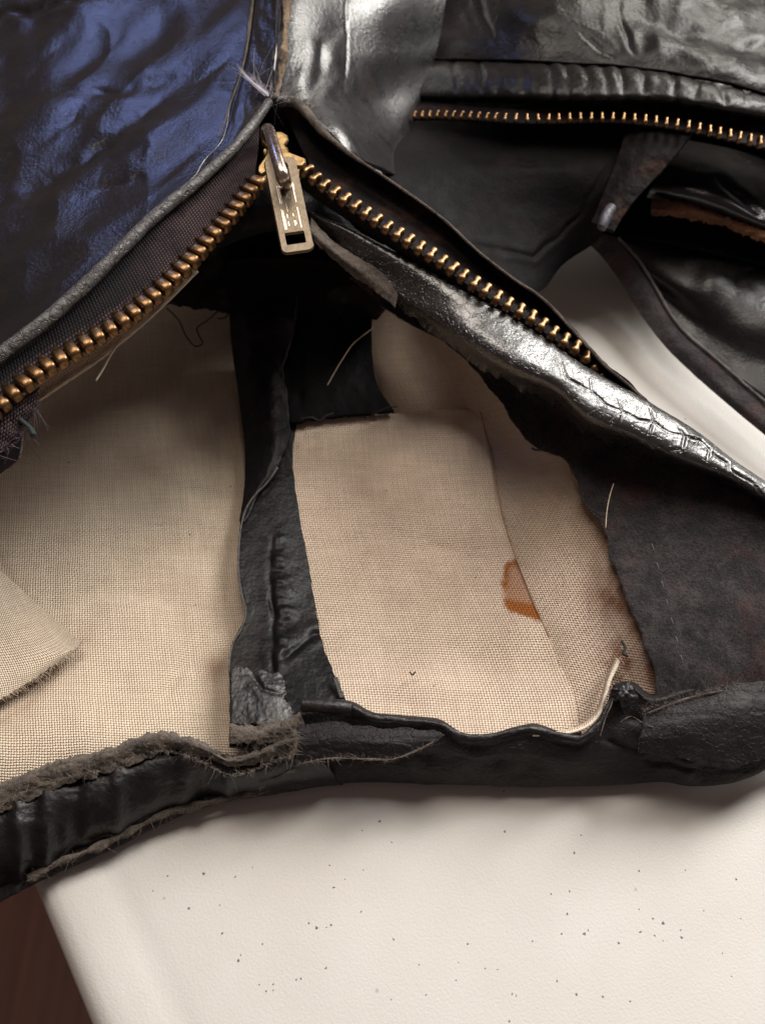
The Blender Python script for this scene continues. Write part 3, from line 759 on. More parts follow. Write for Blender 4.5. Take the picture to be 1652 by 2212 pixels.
left_tape, Wt, nt_ = surf('zip_tape', [pl0, mid, tlin, tlout], 360, 40, M_TAPE, jacket, thick=0.05, disp=lambda u, v: 0.02 * fbm(u / 30, v / 30, 71, 3), attrs={'dirt': lambda u, v: np.clip((polydist(u, v, [p[:2] for p in TL]) - 26 + 14 * fbm(u / 30, v / 30, 5)) / 16, 0, 0.95) * np.clip((400 - u) / 140, 0, 1)}, label='left zip tape of woven purple-brown cotton')

def tooth_mesh(kind):
    rings = {'bead': [(-.30, .045, .09), (-.25, .06, .10), (-.19, .07, .11), (-.15, .115, .145), (-.11, .126, .155), (.04, .130, .16), (.14, .126, .15), (.18, .108, .128), (.202, .075, .09), (.21, .03, .04)],
             'fork': [(-.22, .06, .10), (-.17, .095, .13), (-.10, .085, .13), (-.04, .06, .12), (.02, .075, .13), (.07, .11, .14), (.13, .115, .13), (.17, .085, .10), (.195, .025, .03)],
             'pin': [(-.17, .045, .10), (-.12, .055, .12), (-.05, .04, .11), (.02, .05, .12), (.08, .075, .12), (.13, .07, .10), (.155, .03, .04)]}[kind]
    V, F = [], []; m = 14
    for (x, w, h) in rings:
        for j in range(m):
            a = 2 * math.pi * j / m
            ca, sa = math.cos(a), math.sin(a)
            e = 0.45 if kind == 'bead' else 0.6
            V.append((math.copysign(abs(ca) ** e, ca) * w, x, math.copysign(abs(sa) ** e, sa) * h))
    for i in range(len(rings) - 1):
        for j in range(m):
            a, b = i * m + j, i * m + (j + 1) % m
            F.append((a, b, b + m, a + m))
    F.append(tuple(range(m))[::-1]); F.append(tuple((len(rings) - 1) * m + j for j in range(m)))
    me = bpy.data.meshes.new('zip_tooth')
    me.from_pydata([tuple(c * 0.01 for c in v) for v in V], [], F)
    me.polygons.foreach_set('use_smooth', np.ones(len(F), bool))
    bm = bmesh.new(); bm.from_mesh(me); bmesh.ops.recalc_face_normals(bm, faces=bm.faces[:]); bm.to_mesh(me); bm.free()
    return me
def place_teeth(pts, pitch, kind, mat, parent, outward, lift=0.1, scale=1.0, start=0.0, sclf=None, tilt=0.0):
    c = resample(pts, 600); Wp = unproj(c[:, 0], c[:, 1], c[:, 2])
    al = np.concatenate([[0], np.cumsum(np.linalg.norm(np.diff(Wp, axis=0), axis=1))])
    T = np.gradient(Wp, axis=0); T /= np.linalg.norm(T, axis=1)[:, None]
    me = tooth_mesh(kind); me.materials.append(mat)
    first = None; k = 0
    s = start
    while s < al[-1]:
        i = min(int(np.searchsorted(al, s)), 599)
        t = T[i]; cdir = outward(c[i], Wp[i]); cdir = cdir - (cdir @ t) * t; cdir /= np.linalg.norm(cdir)
        nn = np.cross(t, cdir)
        if nn @ (CAM - Wp[i]) < 0: nn = -nn
        if tilt:
            ca, sa = math.cos(tilt), math.sin(tilt)
            cdir, nn = ca * cdir - sa * nn, sa * cdir + ca * nn
        t2 = np.cross(cdir, nn)
        sc = scale * (sclf(s / al[-1]) if sclf else 1) * random.uniform(0.96, 1.04)
        p = Wp[i] + nn * lift
        Mx = Matrix(((t2[0] * sc, cdir[0] * sc, nn[0] * sc, p[0] * .01), (t2[1] * sc, cdir[1] * sc, nn[1] * sc, p[1] * .01), (t2[2] * sc, cdir[2] * sc, nn[2] * sc, p[2] * .01), (0, 0, 0, 1)))
        Mx = Mx @ Matrix.Rotation(random.gauss(0, 0.05), 4, 'Z') @ Matrix.Rotation(random.gauss(0, 0.05), 4, 'Y')
        if first is None: o = first = bpy.data.objects.new('zip_tooth', me)
        else: o = first.copy()
        COL.objects.link(o); o.parent = parent; o.matrix_local = Mx
        s += pitch; k += 1
    print(kind, 'teeth', k, 'length', al[-1])
down = lambda du, dv: (lambda c, w: P(c[0] + du, c[1] + dv, c[2]) - w)
place_teeth(TL, 0.345, 'bead', M_BRASS, left_tape, down(14, 18), lift=0.06, scale=1.12, start=0.12)

# --- canvas hem under the left teeth
surf('lining_hem', [
    [(440, 545, 6.6), (360, 625, 6.5), (260, 705, 6.4), (160, 765, 6.3), (60, 830, 6.2)],
    [(425, 588, 6.3), (372, 640, 6.2), (300, 706, 6.0), (200, 785, 5.8), (84, 862, 5.7)]],
    140, 24, M_CANVAS, jacket, thick=0.05, attrs={'dirt': lambda u, v: 0.45 + 0 * u, 'stain': lambda u, v: 0 * u}, disp=can_disp(0.03, 60, 2), label='canvas hem below the left zip teeth')  # dirt value tints the whole hem an even, darker brown
tube('hem_edge', [(428, 586, 6.38), (372, 642, 6.26), (300, 708, 6.06), (240, 756, 5.95), (200, 786, 5.86), (140, 826, 5.8), (82, 864, 5.76)], lambda t: 0.022 + 0.028 * t, M_COTTON, jacket, nseg=160, ns=8, wob=0.7)
tube('loose_thread', [(262, 735, 6.0), (240, 765, 5.98), (222, 798, 5.95), (207, 822, 5.92)], 0.032, M_COTTON, jacket, nseg=30, ns=7, wob=0.5)
# frayed tape end and leather bit at the far left
surf('tape_end', [
    [(-120, 960, 6.7), (-40, 900, 6.75), (30, 866, 6.75), (84, 838, 6.7)],
    [(-120, 1000, 6.4), (-40, 945, 6.5), (30, 905, 6.5), (80, 868, 6.5)],
    [(-120, 1060, 6.1), (-40, 1000, 6.2), (20, 960, 6.25), (58, 915, 6.3)]],
    80, 50, M_TAPE, jacket, thick=0.06, disp=lambda u, v: 0.07 * fbm(u / 22, v / 22, 73, 3), ragged=[('r1', 10, 0.08), ('c1', 8, 0.1)])
fe = resample([(-10, 985, 6.25), (30, 955, 6.3), (60, 915, 6.35), (82, 862, 6.5)], 40)
fringe('frayed_edge', unproj(fe[:, 0], fe[:, 1], fe[:, 2]), np.tile([0.6, -0.6, -0.3], (40, 1)), 90, 0.22, 0.012, plain('tape_fibre', (0.07, 0.05, 0.06), 0.9), jacket, seed=4)
tube('loose_thread', [(42, 905, 6.45), (55, 915, 6.45), (66, 925, 6.4), (74, 940, 6.35)], lambda t: 0.05 + 0.03 * t, plain('green_thread', (0.018, 0.03, 0.032), 0.9), jacket, nseg=20, ns=8, wob=0.8)
surf('leather_tab', [
    [(-160, 990, 5.9), (-60, 950, 6.0), (0, 940, 6.05), (48, 938, 6.05)],
    [(-160, 1060, 5.4), (-60, 1010, 5.6), (0, 985, 5.7), (46, 965, 5.8)],
    [(-160, 1130, 5.0), (-60, 1060, 5.2), (0, 1024, 5.4), (40, 992, 5.6)]],
    60, 40, [M_MATTE, M_SUEDE, M_RAW], jacket, thick=0.14, disp=lambda u, v: 0.05 * fbm(u / 40, v / 30, 75, 3), label='small black leather tab under the left zip end')

# --- closed zip line above the slider, right front panel with the highlight
def rp_disp(u, v):
    d = 0.02 * fbm(u / 90, v / 150, 81, 2) + 0.004 * fbm(u / 16, v / 26, 82, 2)
    d += crease(u, v, [(752, -60), (748, 100), (746, 200)], 4, 0.045, 0.0)
    d += crease(u, v, [(700, 60), (690, 150), (670, 220)], 12, 0.07, 0.8)
    return d
surf('front_panel', [
    [(606, -160, 9.3), (640, -160, 9.12), (690, -160, 8.72), (745, -160, 8.4), (840, -160, 8.1), (985, -160, 6.9)],
    [(606, 0, 8.95), (640, 0, 8.80), (690, 0, 8.42), (745, 0, 7.88), (840, 0, 7.3), (964, 0, 6.1)],
    [(600, 100, 8.6), (635, 100, 8.48), (685, 100, 8.10), (735, 106, 7.42), (830, 110, 6.4), (946, 100, 5.3)],
    [(600, 205, 8.25), (640, 205, 8.16), (680, 210, 7.92), (725, 218, 7.3), (820, 230, 5.55), (912, 210, 4.6)],
    [(660, 250, 7.98), (700, 270, 7.95), (745, 285, 7.7), (795, 300, 6.6), (840, 310, 5.4), (885, 300, 4.4)],
    [(735, 318, 7.6), (765, 335, 7.45), (795, 350, 6.9), (825, 362, 6.3), (850, 375, 5.6), (870, 385, 4.9)]],
    200, 220, M_MATTE, jacket, thick=0.13, disp=rp_disp, label='right front panel with bright highlight beside the closed zip')
tube('zip_seam', [(616, -140, 9.42), (617, -40, 9.12), (618, 20, 8.98), (616, 70, 8.82), (610, 130, 8.62), (603, 180, 8.46), (598, 212, 8.38)], lambda t: (0.13 - 0.03 * t) * (0.8 + 0.3 * math.sin(19 * t)), M_TAN, jacket, nseg=200, ns=12, wob=1.2, flat=0.7, label='worn tan edges meeting over the closed zip')
tube('zip_seam', [(598, -140, 8.58), (600, 0, 8.5), (597, 60, 8.46), (590, 130, 8.4), (583, 200, 8.36)], 0.045, M_PIPE, jacket, nseg=120, ns=8, wob=0.6)
fb2 = resample([(545, 168, 8.5), (568, 190, 8.48), (596, 205, 8.45), (622, 215, 8.42)], 50)
fringe('frayed_edge', unproj(fb2[:, 0], fb2[:, 1], fb2[:, 2]), np.tile([-0.2, -0.2, 0.5], (50, 1)), 150, 0.22, 0.007, M_WHITEFRAY, jacket, seed=6, spread=0.8)
for k in range(9):
    a, b = random.uniform(-6, 6), random.uniform(-5, 5)
    tube('loose_thread', [(578 + a, 203 + b, 8.5), (556 + a * .7, 186 + b * .6, 8.6), (536 + a * .6, 168 + b * .7, 8.68), (514 + a * 1.2, 146 + b * 1.8, 8.75)], lambda t: 0.012 * (1.2 - t), M_WHITEFRAY, jacket, nseg=24, ns=5)

# --- right zip flap edge, tape, teeth
FR = [(604, 214, 8.30), (640, 222, 8.22), (672, 254, 8.10), (702, 288, 7.95), (745, 324, 7.75), (800, 362, 7.5), (860, 402, 7.25), (960, 476, 6.85), (1050, 558, 6.5), (1110, 603, 6.25), (1165, 640, 6.05), (1245, 722, 5.65), (1310, 793, 5.35), (1360, 834, 5.05), (1392, 866, 4.7), (1420, 905, 4.2)]
TR = [(660, 376, 7.55), (676, 392, 7.5), (704, 413, 7.42), (735, 434, 7.32), (770, 457, 7.2), (830, 497, 7.0), (890, 535, 6.8), (950, 572, 6.6), (1000, 606, 6.42), (1050, 638, 6.25), (1100, 668, 6.05), (1150, 697, 5.85), (1200, 733, 5.62), (1250, 766, 5.35), (1290, 806, 4.9), (1330, 850, 4.4)]
fr0 = offset_curve(FR, 3, -0.05)
tr0 = offset_curve(TR, -14, -0.22); tr1 = offset_curve(TR, 6, -0.30)
midr = [(0.5 * (a[0] + b[0]), 0.5 * (a[1] + b[1]), 0.5 * (a[2] + b[2]) - 0.30) for a, b in zip(resample(fr0, 80), resample(tr0, 80))]
surf('zip_flap', [fr0, midr, tr0, tr1], 300, 60, M_BROWNBLK, jacket, thick=0.10, disp=lambda u, v: 0.04 * fbm(u / 60, v / 40, 91, 3), label='long leather flap behind the right zip teeth')
tube('flap_edge', FR, lambda t: 0.17 - 0.13 * min(1, t / 0.22), M_RAW, jacket, nseg=320, ns=12, wob=0.45, flat=0.8, label='thin raw leather edge catching the light along the right zip flap')
rt = offset_curve(TR, 26, -0.45); rt2 = offset_curve(TR, -16, -0.12)
right_tape, _, _ = surf('zip_tape', [rt, TR, rt2], 300, 16, M_TAPEBLK, jacket, thick=0.05, label='right zip tape of black cotton')
place_teeth(TR, 0.345, 'fork', M_COPPER, right_tape, down(-13, 16), lift=0.12, scale=1.05, start=0.02)

# --- slider with pull tab
A0, B0 = P(603, 345, 8.45), P(643, 540, 7.75)
dd = B0 - A0; Ltab = np.linalg.norm(dd); dd /= Ltab
rr = P(640, 336, 8.45) - P(566, 345, 8.45); rr -= (rr @ dd) * dd; rr /= np.linalg.norm(rr)
nn = np.cross(rr, dd); nn = nn if nn @ (CAM - A0) > 0 else -nn
slider = None
def loc(origin, x, y, z): return origin + rr * x + dd * y + nn * z
def lathe_plate(name, outline, thick, mats, parent, origin, holes=(), bev=0.03, extra=None, label=None):
    """bevelled plate from an outline in (x, y); optional rectangular hole (list of points)."""
    bm = bmesh.new()
    def loop(pts, z): return [bm.verts.new(Vector(loc(origin, x, y, z)) * 0.01) for x, y in pts]
    def inset(pts, b):
        p = np.array(pts); c = p.mean(0); out = []
        n = len(p)
        for i in range(n):
            e1 = p[i] - p[i - 1]; e2 = p[(i + 1) % n] - p[i]
            t = e1 / (np.linalg.norm(e1) + 1e-9) + e2 / (np.linalg.norm(e2) + 1e-9); t /= np.linalg.norm(t) + 1e-9
            m = np.array([-t[1], t[0]]); m = m if m @ (c - p[i]) > 0 else -m
            out.append(tuple(p[i] + m * b))
        return out
    h = thick / 2
    lv = [loop(inset(outline, bev), -h), loop(outline, -h + bev), loop(outline, h - bev), loop(inset(outline, bev), h)]
    n = len(outline)
    for a, b in zip(lv[:-1], lv[1:]):
        for i in range(n): bm.faces.new((a[i], a[(i + 1) % n], b[(i + 1) % n], b[i]))
    if not holes:
        bm.faces.new(lv[-1]); bm.faces.new(lv[0][::-1])
    else:
        inner = [(loop(hl, h), loop(hl, -h)) for hl in holes]
        for ht, hb in inner:
            m = len(ht)
            for i in range(m): bm.faces.new((ht[i], ht[(i + 1) % m], hb[(i + 1) % m], hb[i]))
        for q, outer in ((0, lv[-1]), (1, lv[0])):
            es = [bm.edges.get((outer[i], outer[(i + 1) % n])) for i in range(n)]
            for hh in inner: es += [bm.edges.get((hh[q][i], hh[q][(i + 1) % len(hh[q])])) for i in range(len(hh[q]))]
            bmesh.ops.triangle_fill(bm, edges=es, use_beauty=True)
    bmesh.ops.recalc_face_normals(bm, faces=bm.faces[:])
    if extra:
        for (x0, y0, x1, y1, w) in extra:
            t = np.array([x1 - x0, y1 - y0]); t = t / np.linalg.norm(t); m_ = np.array([-t[1], t[0]]) * w / 2
            q = [(x0 + m_[0], y0 + m_[1]), (x1 + m_[0], y1 + m_[1]), (x1 - m_[0], y1 - m_[1]), (x0 - m_[0], y0 - m_[1])]
            lo, hi = loop(q, h - 0.004), loop([tuple(np.array(c) * 1.0) for c in q], h + 0.004)
            fs = [bm.faces.new(hi)] + [bm.faces.new((lo[i], lo[(i + 1) % 4], hi[(i + 1) % 4], hi[i])) for i in range(4)]
            bmesh.ops.recalc_face_normals(bm, faces=fs)
            for f in fs: f.material_index = 1
    me = bpy.data.meshes.new(name); bm.to_mesh(me); bm.free()
    for m in mats: me.materials.append(m)
    o = bpy.data.objects.new(name, me); COL.objects.link(o); o.parent = parent
    if label: o['label'] = label
    return o
def roundrect(x0, x1, y0, y1, r, k=6):
    p = []
    for cx, cy, a0 in ((x1 - r, y1 - r, 0), (x0 + r, y1 - r, 90), (x0 + r, y0 + r, 180), (x1 - r, y0 + r, 270)):
        for j in range(k + 1):
            a = math.radians(a0 + 90 * j / k); p.append((cx + r * math.cos(a), cy + r * math.sin(a)))
    return p
tw = np.linalg.norm(P(676, 528, 7.75) - P(606, 540, 7.75)) / 2
# slider body: heart-shaped top plate lying in the zip plane
OB = P(600, 335, 8.0)
body_out = [(0.0, -0.75), (0.22, -0.72), (0.36, -0.58), (0.36, -0.40), (0.24, -0.25), (0.30, -0.02), (0.56, 0.16), (0.70, 0.26), (0.70, 0.42), (0.58, 0.52), (0.42, 0.50), (0.30, 0.42), (0.0, 0.38),
            (-0.30, 0.42), (-0.40, 0.55), (-0.54, 0.62), (-0.62, 0.50), (-0.58, 0.32), (-0.40, 0.10), (-0.30, -0.05), (-0.26, -0.25), (-0.36, -0.42), (-0.36, -0.60), (-0.22, -0.72)]
slider = lathe_plate('zip_slider', body_out, 0.16, [M_SLIDER], jacket, OB, bev=0.04, label='yellow brass zip slider with hanging pull tab')
lathe_plate('slider_plate', [(x * 0.95, y * 0.95) for x, y in body_out], 0.10, [M_SLIDER], slider, OB - nn * 0.42, bev=0.03)
# bail the tab hangs from: an arched bar
bail = [P(574, 296, 8.15), P(576, 280, 8.5), P(582, 284, 8.8), P(592, 318, 8.98), P(602, 352, 9.0), P(610, 378, 8.9), P(615, 392, 8.66), P(616, 398, 8.35)]
bw = spline((np.array(bail), np.arange(8.0)), np.linspace(0, 7, 60))
tube('bail', bw, lambda t: 0.155 + 0.04 * max(0, (t - .4)), M_BAIL, slider, world=True, ns=18, flat=0.8)
hx = tw * 0.60
y_h1 = Ltab * 0.965
marks = []
for s_, xs in ((0.30, (-0.20, -0.165, 0.20)), ):
    pass
Lt = Ltab
for x, ya, yb in ((-0.205, .30, .50), (-0.165, .30, .50), (0.20, .28, .50), (0.215, .30, .36), (-0.205, .56, .78), (-0.17, .57, .78), (0.20, .56, .78),
                  (-0.06, .50, .59), (-0.09, .62, .66), (-0.09, .70, .75), (0.06, .62, .65), (0.06, .70, .75), (0.09, .70, .74)):
    marks.append((x, ya * Lt, x + 0.005, yb * Lt, 0.016))
marks += [(-0.03, .35 * Lt, 0.05, .46 * Lt, 0.014), (0.05, .36 * Lt, -0.03, .46 * Lt, 0.014), (-0.03, .34 * Lt, -0.03, .40 * Lt, 0.012), (0.02, .34 * Lt, 0.03, .38 * Lt, 0.012)]
hole = [roundrect(-hx, hx, Lt * 0.815, Lt * 0.945, 0.03, 2), roundrect(-0.19, 0.19, Lt * 0.03, Lt * 0.285, 0.15, 4)]
tab = lathe_plate('pull_tab', roundrect(-tw, tw, -0.05, Lt * 1.03, 0.16), 0.11, [M_TAB, M_TABLINE], slider, A0, holes=hole, bev=0.028, extra=marks, label='flat tarnished pull tab with a square hole and engraved strokes')

# --- right rolled facing
C1 = [(650, 440, 6.7), (700, 470, 6.75), (745, 488, 6.75), (850, 542, 6.55), (950, 593, 6.35), (1040, 644, 6.15), (1130, 700, 5.9), (1190, 740, 5.7), (1250, 783, 5.5), (1330, 828, 5.15), (1400, 868, 4.85), (1500, 930, 4.45), (1570, 984, 4.15), (1652, 1040, 3.85), (1800, 1150, 3.3)]
L1 = [(690, 515, 6.1), (740, 560, 5.9), (790, 610, 5.5), (870, 668, 5.05), (950, 730, 4.65), (1035, 795, 4.3), (1115, 838, 4.15), (1196, 872, 4.0), (1264, 938, 3.6), (1356, 972, 3.45), (1468, 1020, 3.25), (1568, 1050, 3.15), (1658, 1096, 3.05), (1800, 1200, 2.7)]
c1, l1 = resample(C1, 90), resample(L1, 90)
hid = c1 + np.array([4, 9, -1.2]); hid2 = c1 + np.array([2.5, 0.5, -0.10])
ramp90 = np.clip((np.linspace(0, 1, 90)[:, None] - 0.12) / 0.30, 0, 1); ramp90 = ramp90 * ramp90 * (3 - 2 * ramp90)
up3 = np.array([0, 0, 1.0])
def rl(k, dz, cz):      # k: 0 crest .. 1 lower edge; height is dz below the crest (cz = share of the crest height)
    q = c1 * (1 - k) + l1 * k
    q[:, 2] = c1[:, 2] * cz + l1[:, 2] * (1 - cz) + dz
    return q
q1 = rl(.28, .02, 1.0) - (1 - ramp90) * 0.28 * up3; q15 = rl(.54, .02, 1.0) - (1 - ramp90) * 0.60 * up3
q2 = rl(.78, -.14, .90) - (1 - ramp90) * 0.45 * up3; q3 = rl(.90, .06, .22)
def roll_disp(u, v):
    d = 0.03 * fbm(u / 120, v / 90, 101, 2) + 0.008 * fbm(u / 22, v / 18, 103, 3)
    for q, w, a in (([(1462, 915), (1476, 945), (1470, 972), (1478, 1000)], 2.6, .05), ([(1476, 945), (1508, 952), (1530, 972), (1526, 1000)], 2.6, .05), ([(1470, 972), (1440, 976), (1415, 962)], 2.4, .04),
                    ([(1530, 972), (1570, 1000), (1580, 1030)], 2.6, .05), ([(1400, 880), (1412, 915), (1440, 930), (1476, 945)], 2.4, .045), ([(1330, 850), (1345, 885), (1375, 905), (1412, 915)], 2.2, .04),
                    ([(1270, 815), (1280, 850), (1310, 872), (1345, 885)], 2.2, .04), ([(1210, 780), (1222, 815), (1255, 835), (1280, 850)], 2.2, .035), ([(1345, 885), (1340, 930), (1360, 955)], 2.2, .04), ([(1412, 915), (1402, 950), (1420, 985)], 2.2, .04), ([(1580, 1010), (1620, 1040), (1650, 1070)], 2.4, .04)):
        d += crease(u, v, q, w, a, 0.25)
    return d
surf('rolled_facing', [hid.tolist(), hid2.tolist(), c1.tolist(), q1.tolist(), q15.tolist(), q2.tolist(), q3.tolist(), l1.tolist()], 640, 190, [M_CRACK, M_SUEDE, M_RAW], jacket, thick=0.10, disp=roll_disp, smooth_z=250,
     ragged=[('r1', 14, 0.03)], label='rolled cracked leather facing with white highlight')
# suede side of the facing, from under the roll down to the waistband
def sued_disp(u, v):
    return 0.07 * fbm(u / 110, v / 120, 111, 3) + 0.02 * fbm(u / 25, v / 25, 113, 3) + crease(u, v, [(1420, 1180), (1470, 1330), (1490, 1460)], 10, 0.035)
lf = resample([(760, 600, 5.2), (800, 640, 4.6), (870, 690, 4.3), (960, 740, 4.0), (1030, 802, 3.6), (1110, 912, 3.2), (1152, 964, 3.0), (1216, 990, 2.95), (1260, 1080, 2.85), (1308, 1150, 2.8), (1332, 1235, 2.7), (1370, 1340, 2.55), (1406, 1430, 2.4), (1425, 1520, 2.0)], 60)
rg = resample([(800, 580, 5.3), (870, 640, 4.75), (950, 705, 4.35), (1060, 780, 4.1), (1200, 860, 3.85), (1300, 940, 3.4), (1420, 985, 3.3), (1560, 1020, 3.2), (1680, 1070, 3.1), (1800, 1180, 3.0), (1820, 1320, 2.9), (1800, 1420, 2.6), (1780, 1500, 2.2), (1760, 1560, 1.8)], 60)
mg = lf * 0.5 + rg * 0.5 + np.array([0, 0, -0.05])
surf('suede_facing', [lf.tolist(), mg.tolist(), rg.tolist()], 320, 200, [M_SUEDE, M_SUEDE, M_RAW], jacket, thick=0.10, disp=sued_disp, ragged=[('r0', 12, 0.02)], label='dark suede back of the facing right of the canvas')
# stitches in the suede
for k in range(7):
    t = k / 6
    u, v = 1408 + 62 * t, 1175 + 240 * t
    tube('stitch', [(u, v, 2.97 - 0.35 * t), (u + 3, v + 8, 3.01 - 0.35 * t), (u + 5, v + 16, 2.95 - 0.36 * t)], 0.008, M_GREYFRAY, jacket, nseg=8, ns=5)
# rolled binding end near the tab
surf('leather_binding', [
    [(672, 470, 7.0), (720, 520, 6.7), (775, 556, 6.4), (825, 588, 6.1), (856, 622, 5.85)],
    [(672, 498, 7.0), (718, 540, 6.75), (770, 578, 6.45), (822, 612, 6.1), (858, 645, 5.8)],
    [(680, 522, 6.8), (720, 560, 6.5), (765, 598, 6.2), (818, 634, 5.9), (852, 662, 5.7)]],
    120, 50, [M_RAW, M_RAW, M_RAW], jacket, thick=0.10, disp=lambda u, v: 0.03 * fbm(u / 20, v / 20, 117, 3), ragged=[('r1', 5, 0.05), ('c1', 5, 0.06)], label='grey-brown leather binding end below the pull tab')

# --- dark lower side of the right front
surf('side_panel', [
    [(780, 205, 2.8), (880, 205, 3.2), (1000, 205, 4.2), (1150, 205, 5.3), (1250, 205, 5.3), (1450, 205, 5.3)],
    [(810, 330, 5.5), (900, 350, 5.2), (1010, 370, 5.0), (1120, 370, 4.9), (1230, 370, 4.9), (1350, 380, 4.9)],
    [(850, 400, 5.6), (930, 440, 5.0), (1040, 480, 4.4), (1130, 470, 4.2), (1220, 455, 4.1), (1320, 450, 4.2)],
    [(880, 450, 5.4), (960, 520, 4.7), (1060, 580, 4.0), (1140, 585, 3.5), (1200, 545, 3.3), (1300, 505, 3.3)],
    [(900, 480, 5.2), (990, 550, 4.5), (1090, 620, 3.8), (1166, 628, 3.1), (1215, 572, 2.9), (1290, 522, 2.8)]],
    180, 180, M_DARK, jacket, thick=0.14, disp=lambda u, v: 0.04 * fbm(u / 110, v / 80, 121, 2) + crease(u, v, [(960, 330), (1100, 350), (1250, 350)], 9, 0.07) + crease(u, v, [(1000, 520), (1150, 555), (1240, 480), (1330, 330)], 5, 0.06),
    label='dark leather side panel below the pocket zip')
# --- pocket: upper panel, welt, tape, teeth
def pk(u, v):
    d = 0.10 * fbm(u / 210, v / 90, 131, 2) + 0.030 * ridged(u / 75, v / 80, 133) + 0.004 * fbm(u / 14, v / 14, 135, 2)
    d += crease(u, v, [(1350, 20), (1480, 70), (1652, 110), (1750, 130)], 22, 0.20, 0.7)
    d += crease(u, v, [(1020, -40), (1050, 40), (1072, 105)], 6, 0.09) + crease(u, v, [(1335, 0), (1345, 60), (1375, 130)], 6, 0.07) + crease(u, v, [(1240, 60), (1290, 100), (1330, 120)], 7, 0.06)
    return d
SM = [(925, 122, 4.7), (960, 127, 5.1), (1020, 129, 5.7), (1100, 130, 6.3), (1263, 137, 6.7), (1400, 148, 6.75), (1520, 172, 6.7), (1652, 204, 6.3), (1900, 275, 5.0)]
surf('pocket_panel', [
    [(930, -200, 5.0), (990, -200, 5.7), (1100, -200, 6.9), (1400, -200, 7.2), (1900, -200, 5.6)],
    [(930, -80, 4.9), (980, -80, 5.4), (1100, -80, 6.9), (1400, -80, 7.1), (1900, -60, 5.5)],
    [(930, 30, 4.7), (970, 30, 5.1), (1100, 30, 6.85), (1400, 40, 7.0), (1900, 90, 5.3)],
    [(u, v - 22, z + 0.12) for u, v, z in SM], SM],
    240, 150, M_POCKET, jacket, thick=0.14, disp=pk, label='grained leather panel above the pocket zip')
def welt(u, v):
    w = 0.0
    for k, (x, a) in enumerate(((985, .06), (1040, .09), (1075, .05), (1130, .05), (1190, .08), (1225, .04), (1268, .09), (1310, .05), (1345, .07), (1390, .06), (1455, .09), (1500, .05), (1560, .08), (1610, .05))):
        w = w + crease(u, v, [(x - 14, 110), (x, 165), (x + 6, 240)], 7, a * 0.6, 0.4)
    return w + 0.03 * fbm(u / 40, v / 40, 141, 3)
WB = [(905, 218, 4.5), (940, 219, 4.9), (1010, 221, 5.5), (1108, 224, 6.0), (1263, 226, 6.35), (1400, 226, 6.4), (1470, 232, 6.38), (1560, 246, 6.3), (1652, 262, 5.9), (1900, 330, 4.6)]
sm, wb = resample(SM, 60), resample(WB, 60)
surf('pocket_welt', [(sm + np.array([0, -2, -0.12])).tolist(), (sm * 0.85 + wb * 0.15 + np.array([0, 0, 0.12])).tolist(), (sm * .5 + wb * .5 + np.array([0, 0, 0.24])).tolist(), (sm * .12 + wb * .88 + np.array([0, 0, 0.12])).tolist(), (wb + np.array([0, 0, -0.15])).tolist()],
     300, 70, M_POCKET, jacket, thick=0.12, disp=welt, label='pinched leather welt along the pocket zip')
TP = [(892, 252, 4.65), (940, 251, 5.0), (1020, 254, 5.5), (1100, 259, 5.9), (1186, 260, 5.98), (1263, 258, 6.05), (1340, 259, 6.1), (1413, 266, 6.1), (1490, 278, 6.08), (1573, 296, 5.9), (1645, 313, 5.7), (1720, 331, 5.4), (1800, 350, 5.0)]
tp0 = (wb + np.array([0, -6, -0.2])).tolist(); tp1 = offset_curve(TP, 6, -0.12, 60)
pocket_tape, _, _ = surf('zip_tape', [tp0, offset_curve(TP, -10, -0.08, 60), tp1], 300, 20, M_BROWNBLK, jacket, thick=0.05, label='pocket zip tape of brown-black cotton')
place_teeth(TP, 0.325, 'pin', M_BRASS, pocket_tape, down(-4, 20), lift=0.08, scale=1.0, start=0.12, sclf=lambda t: 0.72 + 0.5 * t, tilt=0.35)
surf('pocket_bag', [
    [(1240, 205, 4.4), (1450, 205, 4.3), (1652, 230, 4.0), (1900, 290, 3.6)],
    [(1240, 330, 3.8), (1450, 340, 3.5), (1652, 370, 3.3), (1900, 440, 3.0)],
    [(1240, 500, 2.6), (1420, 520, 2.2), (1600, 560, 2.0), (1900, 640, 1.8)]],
    100, 70, M_DARK, jacket, thick=0.1, disp=lambda u, v: 0.06 * fbm(u / 90, v / 70, 29, 3), label='added dark backing sheet for the shaded gap below the pocket zip')  # added black sheet, gives the gap under the pocket zip its shade
# --- worn strap, bar tack, belt, torn strip and sleeve below the pocket zip
surf('pocket_strap', [
    [(1352, 268, 5.75), (1340, 320, 5.4), (1322, 370, 5.1), (1298, 430, 4.7), (1276, 480, 4.4)],
    [(1415, 275, 5.85), (1390, 330, 5.55), (1360, 385, 5.2), (1330, 440, 4.85), (1304, 490, 4.5)],
    [(1498, 285, 5.9), (1450, 345, 5.5), (1400, 400, 5.1), (1352, 455, 4.75), (1325, 502, 4.4)]],
    100, 60, M_BROWNBLK, jacket, thick=0.12, disp=lambda u, v: 0.06 * fbm(u / 40, v / 40, 151, 3), label='worn brown leather strap below the pocket zip')
tube('bar_tack', [(1322, 446, 4.95), (1310, 466, 4.85), (1299, 492, 4.7)], lambda t: 0.15 + 0.03 * math.sin(t * 3.14), leather('blue_black_thread', col=(0.06, 0.06, 0.075), rough=0.3, grain=1.6, gscale=14), jacket, nseg=30, ns=14, wob=0.2, label='blue-grey stitched bar tack at the strap end')
